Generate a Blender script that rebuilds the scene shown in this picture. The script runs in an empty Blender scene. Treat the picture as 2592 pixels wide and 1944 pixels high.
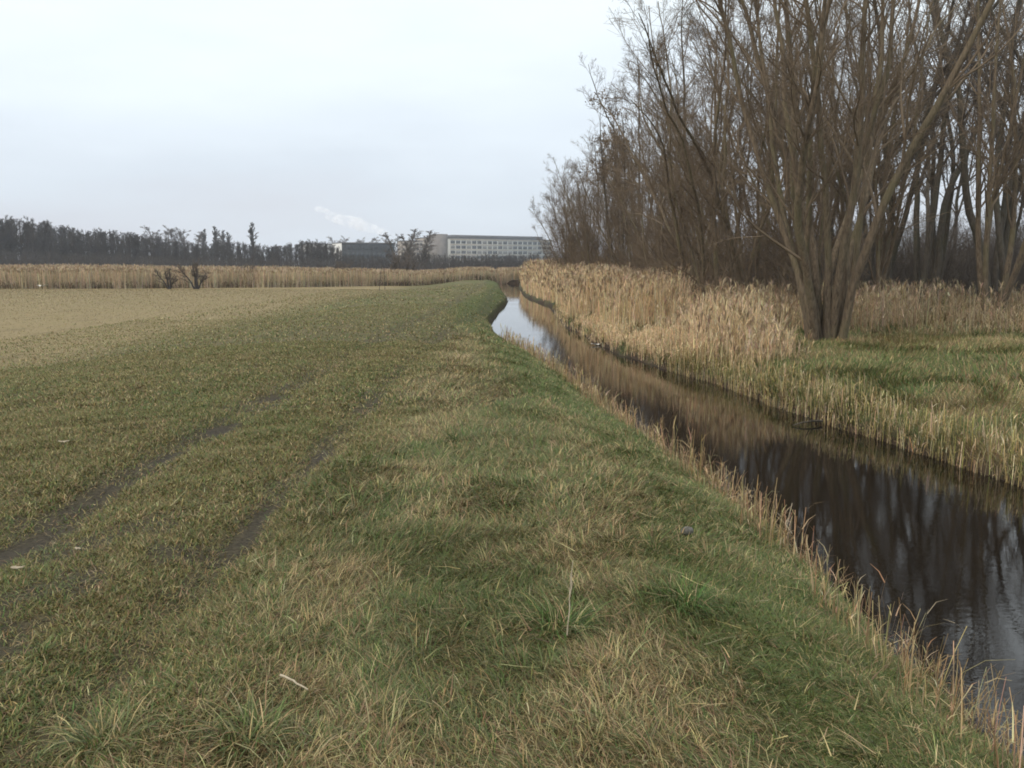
import bpy, math, random
import numpy as np
from mathutils import Vector

scn = bpy.context.scene
COL = scn.collection
R = math.radians

# ------------------------------------------------------------------ camera
CAM_Z, PITCH, FPX = 1.65, 7.7, 887.0
cam_d = bpy.data.cameras.new('camera')
cam_d.sensor_width = 36.0
cam_d.lens = FPX / 1024 * 36
cam_d.clip_start, cam_d.clip_end = 0.05, 6000
cam = bpy.data.objects.new('camera', cam_d)
cam.location = (0, 0, CAM_Z)
cam.rotation_euler = (R(90 - PITCH), 0, 0)
COL.objects.link(cam)
scn.camera = cam

# ------------------------------------------------------------------ light
SUN_EL, SUN_AZ = 42.0, 235.0      # azimuth clockwise from +Y: the sun stands behind the left shoulder
sun_d = bpy.data.lights.new('sun', 'SUN')
sun_d.energy = 1.5
sun_d.angle = R(25)
sun_d.color = (1.0, 0.89, 0.72)
sun = bpy.data.objects.new('sun', sun_d)
sdir = Vector((math.sin(R(SUN_AZ)) * math.cos(R(SUN_EL)), math.cos(R(SUN_AZ)) * math.cos(R(SUN_EL)), math.sin(R(SUN_EL))))
sun.rotation_euler = sdir.to_track_quat('Z', 'Y').to_euler()
sun.location = (-20, -20, 40)
COL.objects.link(sun)

world = bpy.data.worlds.new('World')
scn.world = world
world.use_nodes = True
wt = world.node_tree
wn, wl = wt.nodes, wt.links
for n in list(wn):
    wn.remove(n)
w_out = wn.new('ShaderNodeOutputWorld')
w_bg = wn.new('ShaderNodeBackground')
w_sky = wn.new('ShaderNodeTexSky')
w_sky.sky_type = 'NISHITA'
w_sky.sun_disc = False
w_sky.sun_elevation = R(SUN_EL)
w_sky.sun_rotation = R(SUN_AZ)
w_sky.air_density = 1.0
w_sky.dust_density = 2.0
w_bg.inputs['Strength'].default_value = 0.1
w_tc = wn.new('ShaderNodeTexCoord')
w_sep = wn.new('ShaderNodeSeparateXYZ')
wl.new(w_tc.outputs['Generated'], w_sep.inputs[0])
# an even cover of high cloud: its brightness climbs from the horizon up
w_map = wn.new('ShaderNodeMapping')
w_map.inputs['Scale'].default_value = (1.6, 1.6, 7.0)
w_map.inputs['Rotation'].default_value = (0.05, 0.10, 0.3)
wl.new(w_tc.outputs['Generated'], w_map.inputs['Vector'])
w_noi = wn.new('ShaderNodeTexNoise')
w_noi.inputs['Scale'].default_value = 1.7
w_noi.inputs['Detail'].default_value = 5
w_noi.inputs['Roughness'].default_value = 0.5
wl.new(w_map.outputs[0], w_noi.inputs['Vector'])
w_ma = wn.new('ShaderNodeMath'); w_ma.operation = 'MULTIPLY_ADD'
wl.new(w_noi.outputs['Fac'], w_ma.inputs[0])
w_ma.inputs[1].default_value = 0.22
wl.new(w_sep.outputs['Z'], w_ma.inputs[2])
w_sub = wn.new('ShaderNodeMath'); w_sub.operation = 'SUBTRACT'
wl.new(w_ma.outputs[0], w_sub.inputs[0]); w_sub.inputs[1].default_value = 0.11
w_ramp = wn.new('ShaderNodeValToRGB')
cr = w_ramp.color_ramp
cr.elements[0].position = 0.0
cr.elements[0].color = (6.4, 6.65, 7.3, 1)
cr.elements[1].position = 1.0
cr.elements[1].color = (14.5, 14.9, 15.0, 1)
for p, c in ((0.087, (7.1, 7.8, 8.6, 1)), (0.17, (8.2, 9.0, 9.75, 1)), (0.25, (9.2, 10.0, 10.4, 1)), (0.55, (11.0, 11.7, 12.0, 1))):
    e = cr.elements.new(p); e.color = c
wl.new(w_sub.outputs[0], w_ramp.inputs['Fac'])
w_mix = wn.new('ShaderNodeMixRGB')
w_mix.inputs['Fac'].default_value = 0.92
wl.new(w_sky.outputs[0], w_mix.inputs['Color1'])
wl.new(w_ramp.outputs[0], w_mix.inputs['Color2'])
wl.new(w_mix.outputs[0], w_bg.inputs['Color'])
wl.new(w_bg.outputs[0], w_out.inputs['Surface'])

scn.view_settings.view_transform = 'Standard'
scn.view_settings.look = 'None'
scn.view_settings.exposure = 0.17
scn.view_settings.gamma = 1.0
scn.render.engine = 'CYCLES'
scn.cycles.max_bounces = 6
scn.cycles.diffuse_bounces = 3
scn.cycles.glossy_bounces = 3
scn.cycles.transmission_bounces = 3
scn.cycles.volume_bounces = 1
scn.cycles.use_denoising = True
scn.cycles.denoiser = 'OPENIMAGEDENOISE'
scn.cycles.denoising_prefilter = 'ACCURATE'
scn.cycles.filter_width = 1.8
scn.cycles.caustics_reflective = False
scn.cycles.caustics_refractive = False

# ------------------------------------------------------------------ helpers
def hash2(ix, iy, seed):
    n = (ix * 374761393 + iy * 668265263 + seed * 1442695041) & 0xffffffff
    n = ((n ^ (n >> 13)) * 1274126177) & 0xffffffff
    n = n ^ (n >> 16)
    return (n & 0xffff) / 65535.0

def vnoise(x, y, seed=0):
    x = np.asarray(x, float); y = np.asarray(y, float)
    fx, fy = np.floor(x), np.floor(y)
    ix, iy = fx.astype(np.int64), fy.astype(np.int64)
    tx, ty = x - fx, y - fy
    tx = tx * tx * (3 - 2 * tx); ty = ty * ty * (3 - 2 * ty)
    a, b = hash2(ix, iy, seed), hash2(ix + 1, iy, seed)
    c, d = hash2(ix, iy + 1, seed), hash2(ix + 1, iy + 1, seed)
    return (a * (1 - tx) + b * tx) * (1 - ty) + (c * (1 - tx) + d * tx) * ty   # 0..1

def fbm(x, y, seed=0, octs=3):
    s, a, t = 0.0, 1.0, 0.0
    for o in range(octs):
        s = s + a * vnoise(x * 2 ** o + 17.3 * o, y * 2 ** o - 9.1 * o, seed + o)
        t += a; a *= 0.5
    return s / t

def sstep(a, b, x):
    t = np.clip((np.asarray(x, float) - a) / (b - a), 0, 1)
    return t * t * (3 - 2 * t)

def norm(v):
    return v / np.maximum(np.linalg.norm(v, axis=-1, keepdims=True), 1e-9)

def tag(o, label=None, cat=None, group=None, kind=None):
    if label: o['label'] = label
    if cat: o['category'] = cat
    if group: o['group'] = group
    if kind: o['kind'] = kind
    return o

def raw_mesh(name, V, F, smooth=False, col=None, attrs=None):
    """V (n,3); F (m,4) quads or (m,3) triangles."""
    V = np.ascontiguousarray(V, dtype=np.float32); F = np.ascontiguousarray(F, dtype=np.int32)
    me = bpy.data.meshes.new(name)
    k = F.shape[1]
    me.vertices.add(len(V)); me.vertices.foreach_set('co', V.ravel())
    me.loops.add(F.size); me.loops.foreach_set('vertex_index', F.ravel())
    me.polygons.add(len(F))
    me.polygons.foreach_set('loop_start', np.arange(0, F.size, k, dtype=np.int32))
    if smooth:
        me.polygons.foreach_set('use_smooth', np.ones(len(F), dtype=bool))
    me.update(calc_edges=True)
    if col is not None:
        a = me.attributes.new('tint', 'FLOAT_COLOR', 'POINT')
        c = np.ones((len(V), 4), dtype=np.float32); c[:, :3] = col
        a.data.foreach_set('color', c.ravel())
    for an, av in (attrs or {}).items():
        a = me.attributes.new(an, 'FLOAT', 'POINT')
        a.data.foreach_set('value', np.ascontiguousarray(av, dtype=np.float32))
    return me

def link(name, me, mat=None, parent=None):
    o = bpy.data.objects.new(name, me)
    COL.objects.link(o)
    if mat is not None and not me.materials:
        me.materials.append(mat)
    if parent is not None:
        o.parent = parent
    return o

def empty(name, loc=(0, 0, 0), rz=0.0, scale=1.0):
    o = bpy.data.objects.new(name, None)
    o.empty_display_size = 0.3
    o.location = loc; o.rotation_euler = (0, 0, rz); o.scale = (scale,) * 3
    COL.objects.link(o)
    return o

class MB:
    """collects boxes and lumps into one mesh"""
    def __init__(s):
        s.v, s.f = [], []
    def box(s, x0, x1, y0, y1, z0, z1):
        b = len(s.v)
        s.v += [(x0, y0, z0), (x1, y0, z0), (x1, y1, z0), (x0, y1, z0), (x0, y0, z1), (x1, y0, z1), (x1, y1, z1), (x0, y1, z1)]
        s.f += [(b, b + 3, b + 2, b + 1), (b + 4, b + 5, b + 6, b + 7), (b, b + 1, b + 5, b + 4),
                (b + 1, b + 2, b + 6, b + 5), (b + 2, b + 3, b + 7, b + 6), (b + 3, b, b + 4, b + 7)]
        return s
    def mesh(s, name):
        return raw_mesh(name, np.array(s.v), np.array(s.f))

# pixel (1024x768) + height or depth -> world point
def ray(u, v):
    a = R(PITCH)
    dx, dz = (u - 512) / FPX, -(v - 384) / FPX
    return np.array([dx, math.cos(a) + dz * math.sin(a), -math.sin(a) + dz * math.cos(a)])
def at_depth(u, v, y):
    d = ray(u, v)
    return np.array([0, 0, CAM_Z]) + d * (y / d[1])
def at_z(u, v, z):
    d = ray(u, v)
    return np.array([0, 0, CAM_Z]) + d * ((z - CAM_Z) / d[2])
def on_ground(u, v):
    p = at_z(u, v, -0.2)
    for _ in range(12):
        p = at_z(u, v, float(height(p[0], p[1])))
    return p

# ------------------------------------------------------------------ materials
def new_mat(name):
    m = bpy.data.materials.new(name)
    m.use_nodes = True
    nt = m.node_tree
    return m, nt, nt.nodes['Principled BSDF']

def noise(nt, scale, detail=3, rough=0.55, vec=None, dist=0.0):
    n = nt.nodes.new('ShaderNodeTexNoise')
    n.inputs['Scale'].default_value = scale
    n.inputs['Detail'].default_value = detail
    n.inputs['Roughness'].default_value = rough
    n.inputs['Distortion'].default_value = dist
    if vec is not None:
        nt.links.new(vec, n.inputs['Vector'])
    return n

def ramp(nt, src, stops):
    r = nt.nodes.new('ShaderNodeValToRGB')
    e = r.color_ramp.elements
    e[0].position, e[0].color = stops[0][0], (*stops[0][1], 1)
    e[1].position, e[1].color = stops[-1][0], (*stops[-1][1], 1)
    for p, c in stops[1:-1]:
        x = e.new(p); x.color = (*c, 1)
    nt.links.new(src, r.inputs['Fac'])
    return r

def mixc(nt, fac, a, b, mode='MIX'):
    m = nt.nodes.new('ShaderNodeMixRGB')
    m.blend_type = mode
    for sock, val in (('Fac', fac), ('Color1', a), ('Color2', b)):
        if isinstance(val, bpy.types.NodeSocket):
            nt.links.new(val, m.inputs[sock])
        elif sock == 'Fac':
            m.inputs[sock].default_value = val
        else:
            m.inputs[sock].default_value = (*val, 1)
    return m.outputs['Color']

def bump(nt, bsdf, src, strength, dist):
    b = nt.nodes.new('ShaderNodeBump')
    b.inputs['Strength'].default_value = strength
    b.inputs['Distance'].default_value = dist
    nt.links.new(src, b.inputs['Height'])
    nt.links.new(b.outputs[0], bsdf.inputs['Normal'])

def coords(nt):
    return nt.nodes.new('ShaderNodeTexCoord').outputs['Object']

def blade_material(name, transl=0.25, rough=0.6):
    m, nt, p = new_mat(name)
    a = nt.nodes.new('ShaderNodeAttribute'); a.attribute_name = 'tint'
    nt.links.new(a.outputs['Color'], p.inputs['Base Color'])
    p.inputs['Roughness'].default_value = rough
    p.inputs['Specular IOR Level'].default_value = 0.25
    t = nt.nodes.new('ShaderNodeBsdfTranslucent')
    nt.links.new(a.outputs['Color'], t.inputs['Color'])
    mx = nt.nodes.new('ShaderNodeMixShader')
    mx.inputs[0].default_value = transl
    nt.links.new(p.outputs[0], mx.inputs[1]); nt.links.new(t.outputs[0], mx.inputs[2])
    nt.links.new(mx.outputs[0], nt.nodes['Material Output'].inputs['Surface'])
    return m

def simple_noise_mat(name, c0, c1, scale, rough=0.85, bstr=0.0, bdist=0.02, stretch=None, lo=0.35, hi=0.65):
    m, nt, p = new_mat(name)
    vec = coords(nt)
    if stretch:
        mp = nt.nodes.new('ShaderNodeMapping'); mp.inputs['Scale'].default_value = stretch
        nt.links.new(vec, mp.inputs['Vector']); vec = mp.outputs[0]
    n = noise(nt, scale, 4, 0.6, vec)
    r = ramp(nt, n.outputs['Fac'], ((lo, c0), (hi, c1)))
    nt.links.new(r.outputs[0], p.inputs['Base Color'])
    p.inputs['Roughness'].default_value = rough
    p.inputs['Specular IOR Level'].default_value = 0.2
    if bstr:
        bump(nt, p, n.outputs['Fac'], bstr, bdist)
    return m

M_grass = blade_material('grass_blades')
M_reed = blade_material('dry_reed', 0.2, 0.7)

def bark_mat(name, c0, c1, moss):
    m, nt, p = new_mat(name)
    vec = coords(nt)
    mp = nt.nodes.new('ShaderNodeMapping'); mp.inputs['Scale'].default_value = (9, 9, 1.6)
    nt.links.new(vec, mp.inputs['Vector'])
    n = noise(nt, 2.2, 5, 0.65, mp.outputs[0])
    r = ramp(nt, n.outputs['Fac'], ((0.3, c0), (0.7, c1)))
    n2 = noise(nt, 0.9, 3, 0.5, vec)
    r2 = ramp(nt, n2.outputs['Fac'], ((0.45, (0, 0, 0)), (0.72, (0.7, 0.7, 0.7))))
    c = mixc(nt, r2.outputs[0], r.outputs[0], moss)
    nt.links.new(c, p.inputs['Base Color'])
    p.inputs['Roughness'].default_value = 0.9
    p.inputs['Specular IOR Level'].default_value = 0.15
    bump(nt, p, n.outputs['Fac'], 1.0, 0.04)
    return m
M_bark = bark_mat('willow_bark', (0.068, 0.051, 0.036), (0.215, 0.165, 0.115), (0.14, 0.128, 0.07))
M_alder = bark_mat('alder_bark', (0.05, 0.043, 0.036), (0.125, 0.105, 0.083), (0.085, 0.085, 0.055))
M_twig = simple_noise_mat('twig_bark', (0.115, 0.085, 0.059), (0.205, 0.155, 0.107), 1.2)
M_twig_grey = simple_noise_mat('grey_twig_bark', (0.082, 0.067, 0.056), (0.145, 0.120, 0.10), 1.2)
M_far = simple_noise_mat('far_tree_bark', (0.04, 0.036, 0.034), (0.085, 0.073, 0.066), 0.2)
M_far_grey = simple_noise_mat('far_grey_twigs', (0.09, 0.08, 0.075), (0.15, 0.135, 0.125), 0.2)

# ------------------------------------------------------------------ terrain
WATER_Z = -0.80
_YL = np.array([-40, 0, 4.3, 7.9, 11.4, 17.75, 22, 28, 37, 47, 58, 80, 106, 130, 3000.])
_XL = np.array([3.4, 2.45, 2.37, 2.27, 1.78, 1.15, 0.55, -0.45, -0.92, -0.62, -0.25, -0.9, -1.6, -2.0, -2.0])
_YR = np.array([-40, 0, 4.3, 9.7, 12.3, 14.3, 18.9, 21, 25.9, 36, 52, 68, 90, 118, 3000.])
_XR = np.array([11., 7.4, 6.7, 5.65, 5.05, 4.66, 4.15, 3.45, 2.68, 2.08, 2.25, 0.95, 0.75, 0.9, 0.9])
def _smooth_table(ya, xa):
    ys = np.concatenate([np.arange(-40, 140, 0.25), [3000.]])
    xs = np.interp(ys, ya, xa)
    k = np.exp(-0.5 * (np.arange(-16, 17) * 0.25 / 1.3) ** 2); k /= k.sum()
    pad = np.pad(xs[:-1], 16, mode='edge')
    xs[:-1] = np.convolve(pad, k, mode='valid')
    return ys, xs
TL, TR = _smooth_table(_YL, _XL), _smooth_table(_YR, _XR)
def xl(y):
    return np.interp(y, *TL) + 0.10 * (vnoise(np.asarray(y) * 0.7, 3.3, 5) - 0.5) + 0.12 * (vnoise(np.asarray(y) * 2.3, 8.3, 6) - 0.5)
def xr(y):
    return np.interp(y, *TR) + 0.25 * (vnoise(np.asarray(y) * 0.5, 1.3, 7) - 0.5) + 0.16 * (vnoise(np.asarray(y) * 2.1, 4.3, 8) - 0.5)
Y_END = 112.0
FIELD_Z = -0.72

RUTS = ((-2.92, 0.33), (-1.62, 0.23))
def rut_shift(y):
    return -0.12 * np.sin(np.asarray(y) * 0.11) + 0.25 * sstep(14, 40, y)
def mudmask(x, y):
    s = rut_shift(y)
    m = np.zeros_like(np.asarray(x, float))
    n = fbm(x * 1.7, y * 0.7, 41, 3)
    n2 = fbm(x * 3.1, y * 2.2, 47, 3)
    for i, (rx, w) in enumerate(RUTS):
        g = np.exp(-((x - rx - s) / w) ** 2)
        fade = (1.0 - 0.58 * sstep(8, 19, y)) if i == 0 else (0.88 - 0.52 * sstep(8, 17, y)) * (0.5 + 0.5 * sstep(3.5, 5.5, y))
        g = g * (0.50 + 0.65 * vnoise(x * 6.0, y * 1.7, 43 + i))
        m = np.maximum(m, g * fade * sstep(0.22, 0.50, n + 0.2 * g))
    patch = sstep(0.56, 0.68, n2) * sstep(-1.2, -1.9, x) * sstep(8, 5, y) * 0.75
    patch2 = sstep(0.57, 0.66, fbm(x * 1.1 + 5, y * 0.6, 53, 3)) * sstep(-1.4, -2.2, x) * sstep(26, 12, y) * 0.35
    return np.clip(np.maximum(np.maximum(m, patch), patch2), 0, 1)

def height(x, y, fine=True):
    x = np.asarray(x, float); y = np.asarray(y, float)
    L, Rr = xl(y), xr(y)
    d = L - x                       # left bank, metres from the water
    e = x - Rr                      # right bank
    # the dike on the left
    t = np.clip(d / 1.75, 0, 1)
    zl = WATER_Z + 0.8 * (0.22 * sstep(0, 0.16, d) + 0.78 * (1 - (1 - t) ** 1.8))
    zl = zl + (FIELD_Z) * sstep(-4.2, -13.0, x + 1.3 * (fbm(x * 0.1, y * 0.07, 9, 2) - 0.5))
    zl = zl - 0.28 * sstep(38, 85, y) * t * sstep(-14, -8, x)
    # far end of the dike dips a little into the reed bed
    zl = zl - 0.25 * sstep(95, 125, y) * sstep(-6, -2, x) * (d > 0)
    # right bank
    t2 = np.clip(e / 1.6, 0, 1)
    zr = WATER_Z + 0.46 * (0.33 * sstep(0, 0.12, e) + 0.67 * (1 - (1 - t2) ** 1.7))
    zr = zr + 0.30 * np.exp(-((x - 9.0) / 3.2) ** 2 - ((y - 17.0) / 4.0) ** 2) + 0.12 * sstep(4, 14, e)
    zb = WATER_Z - 0.75 * sstep(0, 0.5, np.minimum(-d, -e))
    z = np.where(d > 0, zl, np.where(e > 0, zr, zb))
    # the water stops at a bank where the ditch turns away
    z = np.where((d <= 0) & (e <= 0), z + (-0.35 - z) * sstep(Y_END - 1.0, Y_END + 1.5, y), z)
    bank = np.clip(np.maximum(d, e) / 0.6, 0, 1)
    if fine:
        near = sstep(70, 25, y)
        z = z + bank * near * (0.055 * (fbm(x * 0.7, y * 0.7, 21, 2) - 0.5) + 0.055 * (fbm(x * 2.6, y * 2.6, 22, 3) - 0.5))
        z = z + bank * (1 - near) * 0.42 * (fbm(x * 0.55, y * 0.4, 23, 3) - 0.5) * sstep(-12, -6, x)
        s = rut_shift(y)
        for rx, w in RUTS:
            z = z - 0.05 * np.exp(-((x - rx - s) / (w * 0.8)) ** 2) * sstep(45, 18, y)
    return z

def graded(limit, fine, fine_to, grow):
    v, s = [0.0], fine
    while v[-1] < limit:
        if v[-1] > fine_to:
            s *= grow
        v.append(v[-1] + s)
    return np.array(v)
gu = graded(1190, 0.07, 5.0, 1.045)
gu = np.concatenate([-gu[:0:-1], gu])
gy = graded(1190, 0.07, 13.0, 1.013)
gyn = -graded(60, 0.4, 3, 1.1)[:0:-1]
gy = np.concatenate([gyn, gy])
cy = 0.5 * (np.interp(gy, *TL) + np.interp(gy, *TR))
GX = cy[:, None] + gu[None, :]
GY = np.repeat(gy[:, None], len(gu), 1)
GZ = height(GX, GY)
ny, nx = GX.shape
idx = np.arange(ny * nx).reshape(ny, nx)
GF = np.stack([idx[:-1, :-1], idx[:-1, 1:], idx[1:, 1:], idx[1:, :-1]], -1).reshape(-1, 4)
gxf, gyf = GX.ravel(), GY.ravel()
g_d, g_e = xl(gyf) - gxf, gxf - xr(gyf)
a_mud = mudmask(gxf, gyf)
a_wet = np.exp(-np.maximum(g_d, 0) / 0.14) * (g_e <= 0) * (g_d > -9) + np.exp(-np.maximum(g_e - 0.02 - 0.35 * (fbm(gxf * 1.3, gyf * 1.3, 37, 3) - 0.42) * sstep(9, 20, gyf), 0) / 0.09) * (g_e > 0)
a_wet = np.clip(a_wet, 0, 1)           # mud rim at the water
a_field = sstep(-9.0, -13.5, gxf + 2.0 * (fbm(gxf * 0.12, gyf * 0.05, 31, 3) - 0.5)) * (g_d > 0)
a_slope = sstep(1.9, 1.1, g_d) * (g_d > -0.2)
a_right = (g_e > -0.1).astype(float)
ground_me = raw_mesh('ground', np.stack([gxf, gyf, GZ.ravel()], 1), GF, smooth=True,
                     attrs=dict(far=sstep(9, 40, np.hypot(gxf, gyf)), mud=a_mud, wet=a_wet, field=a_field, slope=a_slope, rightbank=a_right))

M_ground, nt, p = new_mat('meadow_soil')
vec = coords(nt)
def attr(nt, name):
    a = nt.nodes.new('ShaderNodeAttribute'); a.attribute_name = name
    return a.outputs['Fac']
nA = noise(nt, 0.55, 5, 0.6, vec)
nB = noise(nt, 5.5, 5, 0.7, vec)
nC = noise(nt, 38.0, 3, 0.7, vec)
mpS = nt.nodes.new('ShaderNodeMapping'); mpS.inputs['Scale'].default_value = (1.0, 0.16, 1.0)
nt.links.new(vec, mpS.inputs['Vector'])
nS = noise(nt, 1.3, 4, 0.6, mpS.outputs[0])
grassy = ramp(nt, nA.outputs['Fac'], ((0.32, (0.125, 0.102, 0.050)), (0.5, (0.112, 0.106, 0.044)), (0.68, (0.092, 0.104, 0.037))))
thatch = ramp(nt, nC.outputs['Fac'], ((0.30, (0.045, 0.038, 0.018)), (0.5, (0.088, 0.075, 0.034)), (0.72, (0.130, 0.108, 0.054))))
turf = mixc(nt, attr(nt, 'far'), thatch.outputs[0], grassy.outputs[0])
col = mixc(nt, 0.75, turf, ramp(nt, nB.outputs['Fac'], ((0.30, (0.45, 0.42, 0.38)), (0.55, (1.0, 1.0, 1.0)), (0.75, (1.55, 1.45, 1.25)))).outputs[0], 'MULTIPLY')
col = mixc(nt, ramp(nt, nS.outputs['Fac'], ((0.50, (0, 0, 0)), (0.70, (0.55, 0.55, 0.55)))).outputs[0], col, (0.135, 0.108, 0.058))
fieldc = ramp(nt, nS.outputs['Fac'], ((0.3, (0.175, 0.138, 0.075)), (0.5, (0.220, 0.173, 0.095)), (0.72, (0.195, 0.163, 0.080))))
fieldc2 = mixc(nt, 0.5, fieldc.outputs[0], ramp(nt, nB.outputs['Fac'], ((0.3, (0.55, 0.55, 0.5)), (0.7, (1.4, 1.38, 1.3)))).outputs[0], 'MULTIPLY')
col = mixc(nt, attr(nt, 'field'), col, fieldc2)
col = mixc(nt, attr(nt, 'slope'), col, ramp(nt, nB.outputs['Fac'], ((0.35, (0.065, 0.075, 0.024)), (0.65, (0.09, 0.105, 0.032)))).outputs[0])
rb = ramp(nt, nA.outputs['Fac'], ((0.38, (0.13, 0.10, 0.055)), (0.6, (0.06, 0.085, 0.03))))
col = mixc(nt, attr(nt, 'rightbank'), col, rb.outputs[0])
mudc = ramp(nt, nC.outputs['Fac'], ((0.35, (0.020, 0.0165, 0.0125)), (0.7, (0.060, 0.050, 0.037))))
col = mixc(nt, attr(nt, 'mud'), col, mudc.outputs[0])
wetc = ramp(nt, nB.outputs['Fac'], ((0.35, (0.028, 0.019, 0.012)), (0.7, (0.06, 0.042, 0.028))))
col = mixc(nt, attr(nt, 'wet'), col, wetc.outputs[0])
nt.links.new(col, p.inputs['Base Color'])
p.inputs['Roughness'].default_value = 0.9
p.inputs['Specular IOR Level'].default_value = 0.15
hm = mixc(nt, 0.5, nB.outputs['Fac'], nC.outputs['Fac'])
bump(nt, p, hm, 0.9, 0.03)
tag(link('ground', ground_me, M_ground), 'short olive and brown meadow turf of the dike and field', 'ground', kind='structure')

# ------------------------------------------------------------------ water
wy = np.concatenate([np.arange(-20, 40, 0.5), np.arange(40, Y_END + 1.0, 1.5)])
ws = np.linspace(0, 1, 9)
WX = (xl(wy) - 0.5)[:, None] * (1 - ws) + (xr(wy) + 0.5)[:, None] * ws
WY = np.repeat(wy[:, None], len(ws), 1)
wi = np.arange(WX.size).reshape(WX.shape)
WF = np.stack([wi[:-1, :-1], wi[:-1, 1:], wi[1:, 1:], wi[1:, :-1]], -1).reshape(-1, 4)
M_water, nt, p = new_mat('ditch_water')
p.inputs['Base Color'].default_value = (0.007, 0.0052, 0.0036, 1)
p.inputs['Roughness'].default_value = 0.012
p.inputs['IOR'].default_value = 1.40
vec = coords(nt)
mp = nt.nodes.new('ShaderNodeMapping'); mp.inputs['Scale'].default_value = (1.0, 2.2, 1.0)
mp.inputs['Rotation'].default_value = (0, 0, 0.2)
nt.links.new(vec, mp.inputs['Vector'])
n1 = noise(nt, 9.0, 3, 0.6, mp.outputs[0])
n2 = noise(nt, 0.45, 2, 0.5, vec)
calm = ramp(nt, n2.outputs['Fac'], ((0.38, (0.25, 0.25, 0.25)), (0.62, (1, 1, 1))))
hh = mixc(nt, 1.0, n1.outputs['Fac'], calm.outputs[0], 'MULTIPLY')
bump(nt, p, hh, 0.055, 0.012)
tag(link('water', raw_mesh('water', np.stack([WX.ravel(), WY.ravel(), np.full(WX.size, WATER_Z)], 1), WF, smooth=True), M_water),
    'still dark brown water of the narrow winding ditch', 'water', kind='structure')

# ------------------------------------------------------------------ blades (grass, reeds): ribbons in bulk
def ribbons(base, h, w, az, th0, th1, nseg=3, tip=0.12):
    """ribbons of length h that start at angle th0 from upright and end at th1, bending towards azimuth az"""
    n = len(base)
    P = np.zeros((n, nseg + 1, 3)); P[:, 0] = base
    ca, sa = np.cos(az), np.sin(az)
    for k in range(nseg):
        th = th0 + (th1 - th0) * ((k + 0.5) / nseg)
        st = np.stack([np.sin(th) * ca, np.sin(th) * sa, np.cos(th)], 1)
        P[:, k + 1] = P[:, k] + st * (h / nseg)[:, None]
    side = np.stack([-sa, ca, np.zeros(n)], 1)
    prof = np.linspace(1, tip, nseg + 1) ** 0.7
    hw = (w[:, None] * 0.5 * prof)[:, :, None] * side[:, None, :]
    V = np.stack([P - hw, P + hw], 2)                    # n, seg+1, 2, 3
    b = (np.arange(n) * (nseg + 1) * 2)[:, None] + (np.arange(nseg) * 2)[None, :]
    F = np.stack([b, b + 1, b + 3, b + 2], -1).reshape(-1, 4)
    return V.reshape(-1, 3), F, P

class Ribs:
    def __init__(s): s.V, s.F, s.C, s.n = [], [], [], 0
    def add(s, V, F, C, nseg):
        s.V.append(V.astype(np.float32)); s.F.append((F + s.n).astype(np.int32))
        s.C.append(np.repeat(C, (nseg + 1) * 2, 0).astype(np.float32)); s.n += len(V)
    def blades(s, base, h, w, az, th0, th1, C, nseg=3, tip=0.12):
        V, F, P = ribbons(base, h, w, az, th0, th1, nseg, tip)
        s.add(V, F, C, nseg)
        return P
    def mesh(s, name):
        return raw_mesh(name, np.concatenate(s.V), np.concatenate(s.F), col=np.concatenate(s.C))

GREEN = np.array((0.108, 0.148, 0.045)); DEEP = np.array((0.060, 0.092, 0.020)); GREY = np.array((0.150, 0.155, 0.070))
STRAW = np.array((0.40, 0.325, 0.165)); HAY = np.array((0.220, 0.152, 0.078)); OLIVE = np.array((0.185, 0.160, 0.058))
MOSS = np.array((0.105, 0.118, 0.028))

def pick(rng, n, cols, weights):
    """weights (n,k) -> colours with a small spread"""
    W = np.cumsum(weights / weights.sum(1, keepdims=True), 1)
    r = rng.random(n)[:, None]
    k = np.minimum((r > W).sum(1), len(cols) - 1)
    c = np.array(cols)[k]
    return c * (0.55 + 0.85 * rng.random((n, 1))) * (1 + 0.08 * rng.standard_normal((n, 3)))

def scatter(rng, n, y0, y1, margin=3.4):
    """n random points spread evenly over the strip of the dike the camera can see"""
    yy = y0 + (y1 - y0) * rng.random(int(n * 1.6))
    half = 0.62 * y1 + margin
    xx = (rng.random(len(yy)) * 2 - 1) * half
    ok = np.abs(xx) < 0.62 * yy + margin
    return xx[ok][:n], yy[ok][:n]

def tall_zone(x, y):
    return sstep(-1.75, -1.05, x + 0.9 * (fbm(x * 0.9, y * 0.6, 61, 3) - 0.5))

def zone_weights(x, y):
    d = xl(y) - x
    tall = tall_zone(x, y)
    slope = sstep(1.9, 1.0, d + 0.7 * (fbm(x * 1.1, y * 0.8, 63, 2) - 0.5))
    dry = sstep(0.46, 0.62, fbm(x * 0.8 + 3, y * 0.45, 65, 3)) * tall * (1 - 0.6 * slope)
    n_ = fbm(x * 1.9 + 1, y * 1.2, 69, 3)
    band = np.exp(-((x + 0.62 + 0.02 * y) / 0.42) ** 2) * sstep(3.6, 5.0, y) * sstep(0.36, 0.55, n_)
    band2 = np.exp(-((x - 0.45) / 0.42) ** 2 - ((y - 5.3) / 1.2) ** 2) * sstep(0.30, 0.5, n_) * 1.2
    dry = np.clip(np.maximum(dry, np.maximum(band, band2)), 0, 1)
    green = sstep(0.44, 0.60, fbm(x * 1.0 - 7, y * 0.7, 67, 3))
    green = np.clip(np.maximum(green, 0.9 * np.exp(-((d - 1.25) / 0.45) ** 2)) * (1 - 0.7 * dry), 0, 1)
    return d, tall, slope, dry, green

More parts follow.
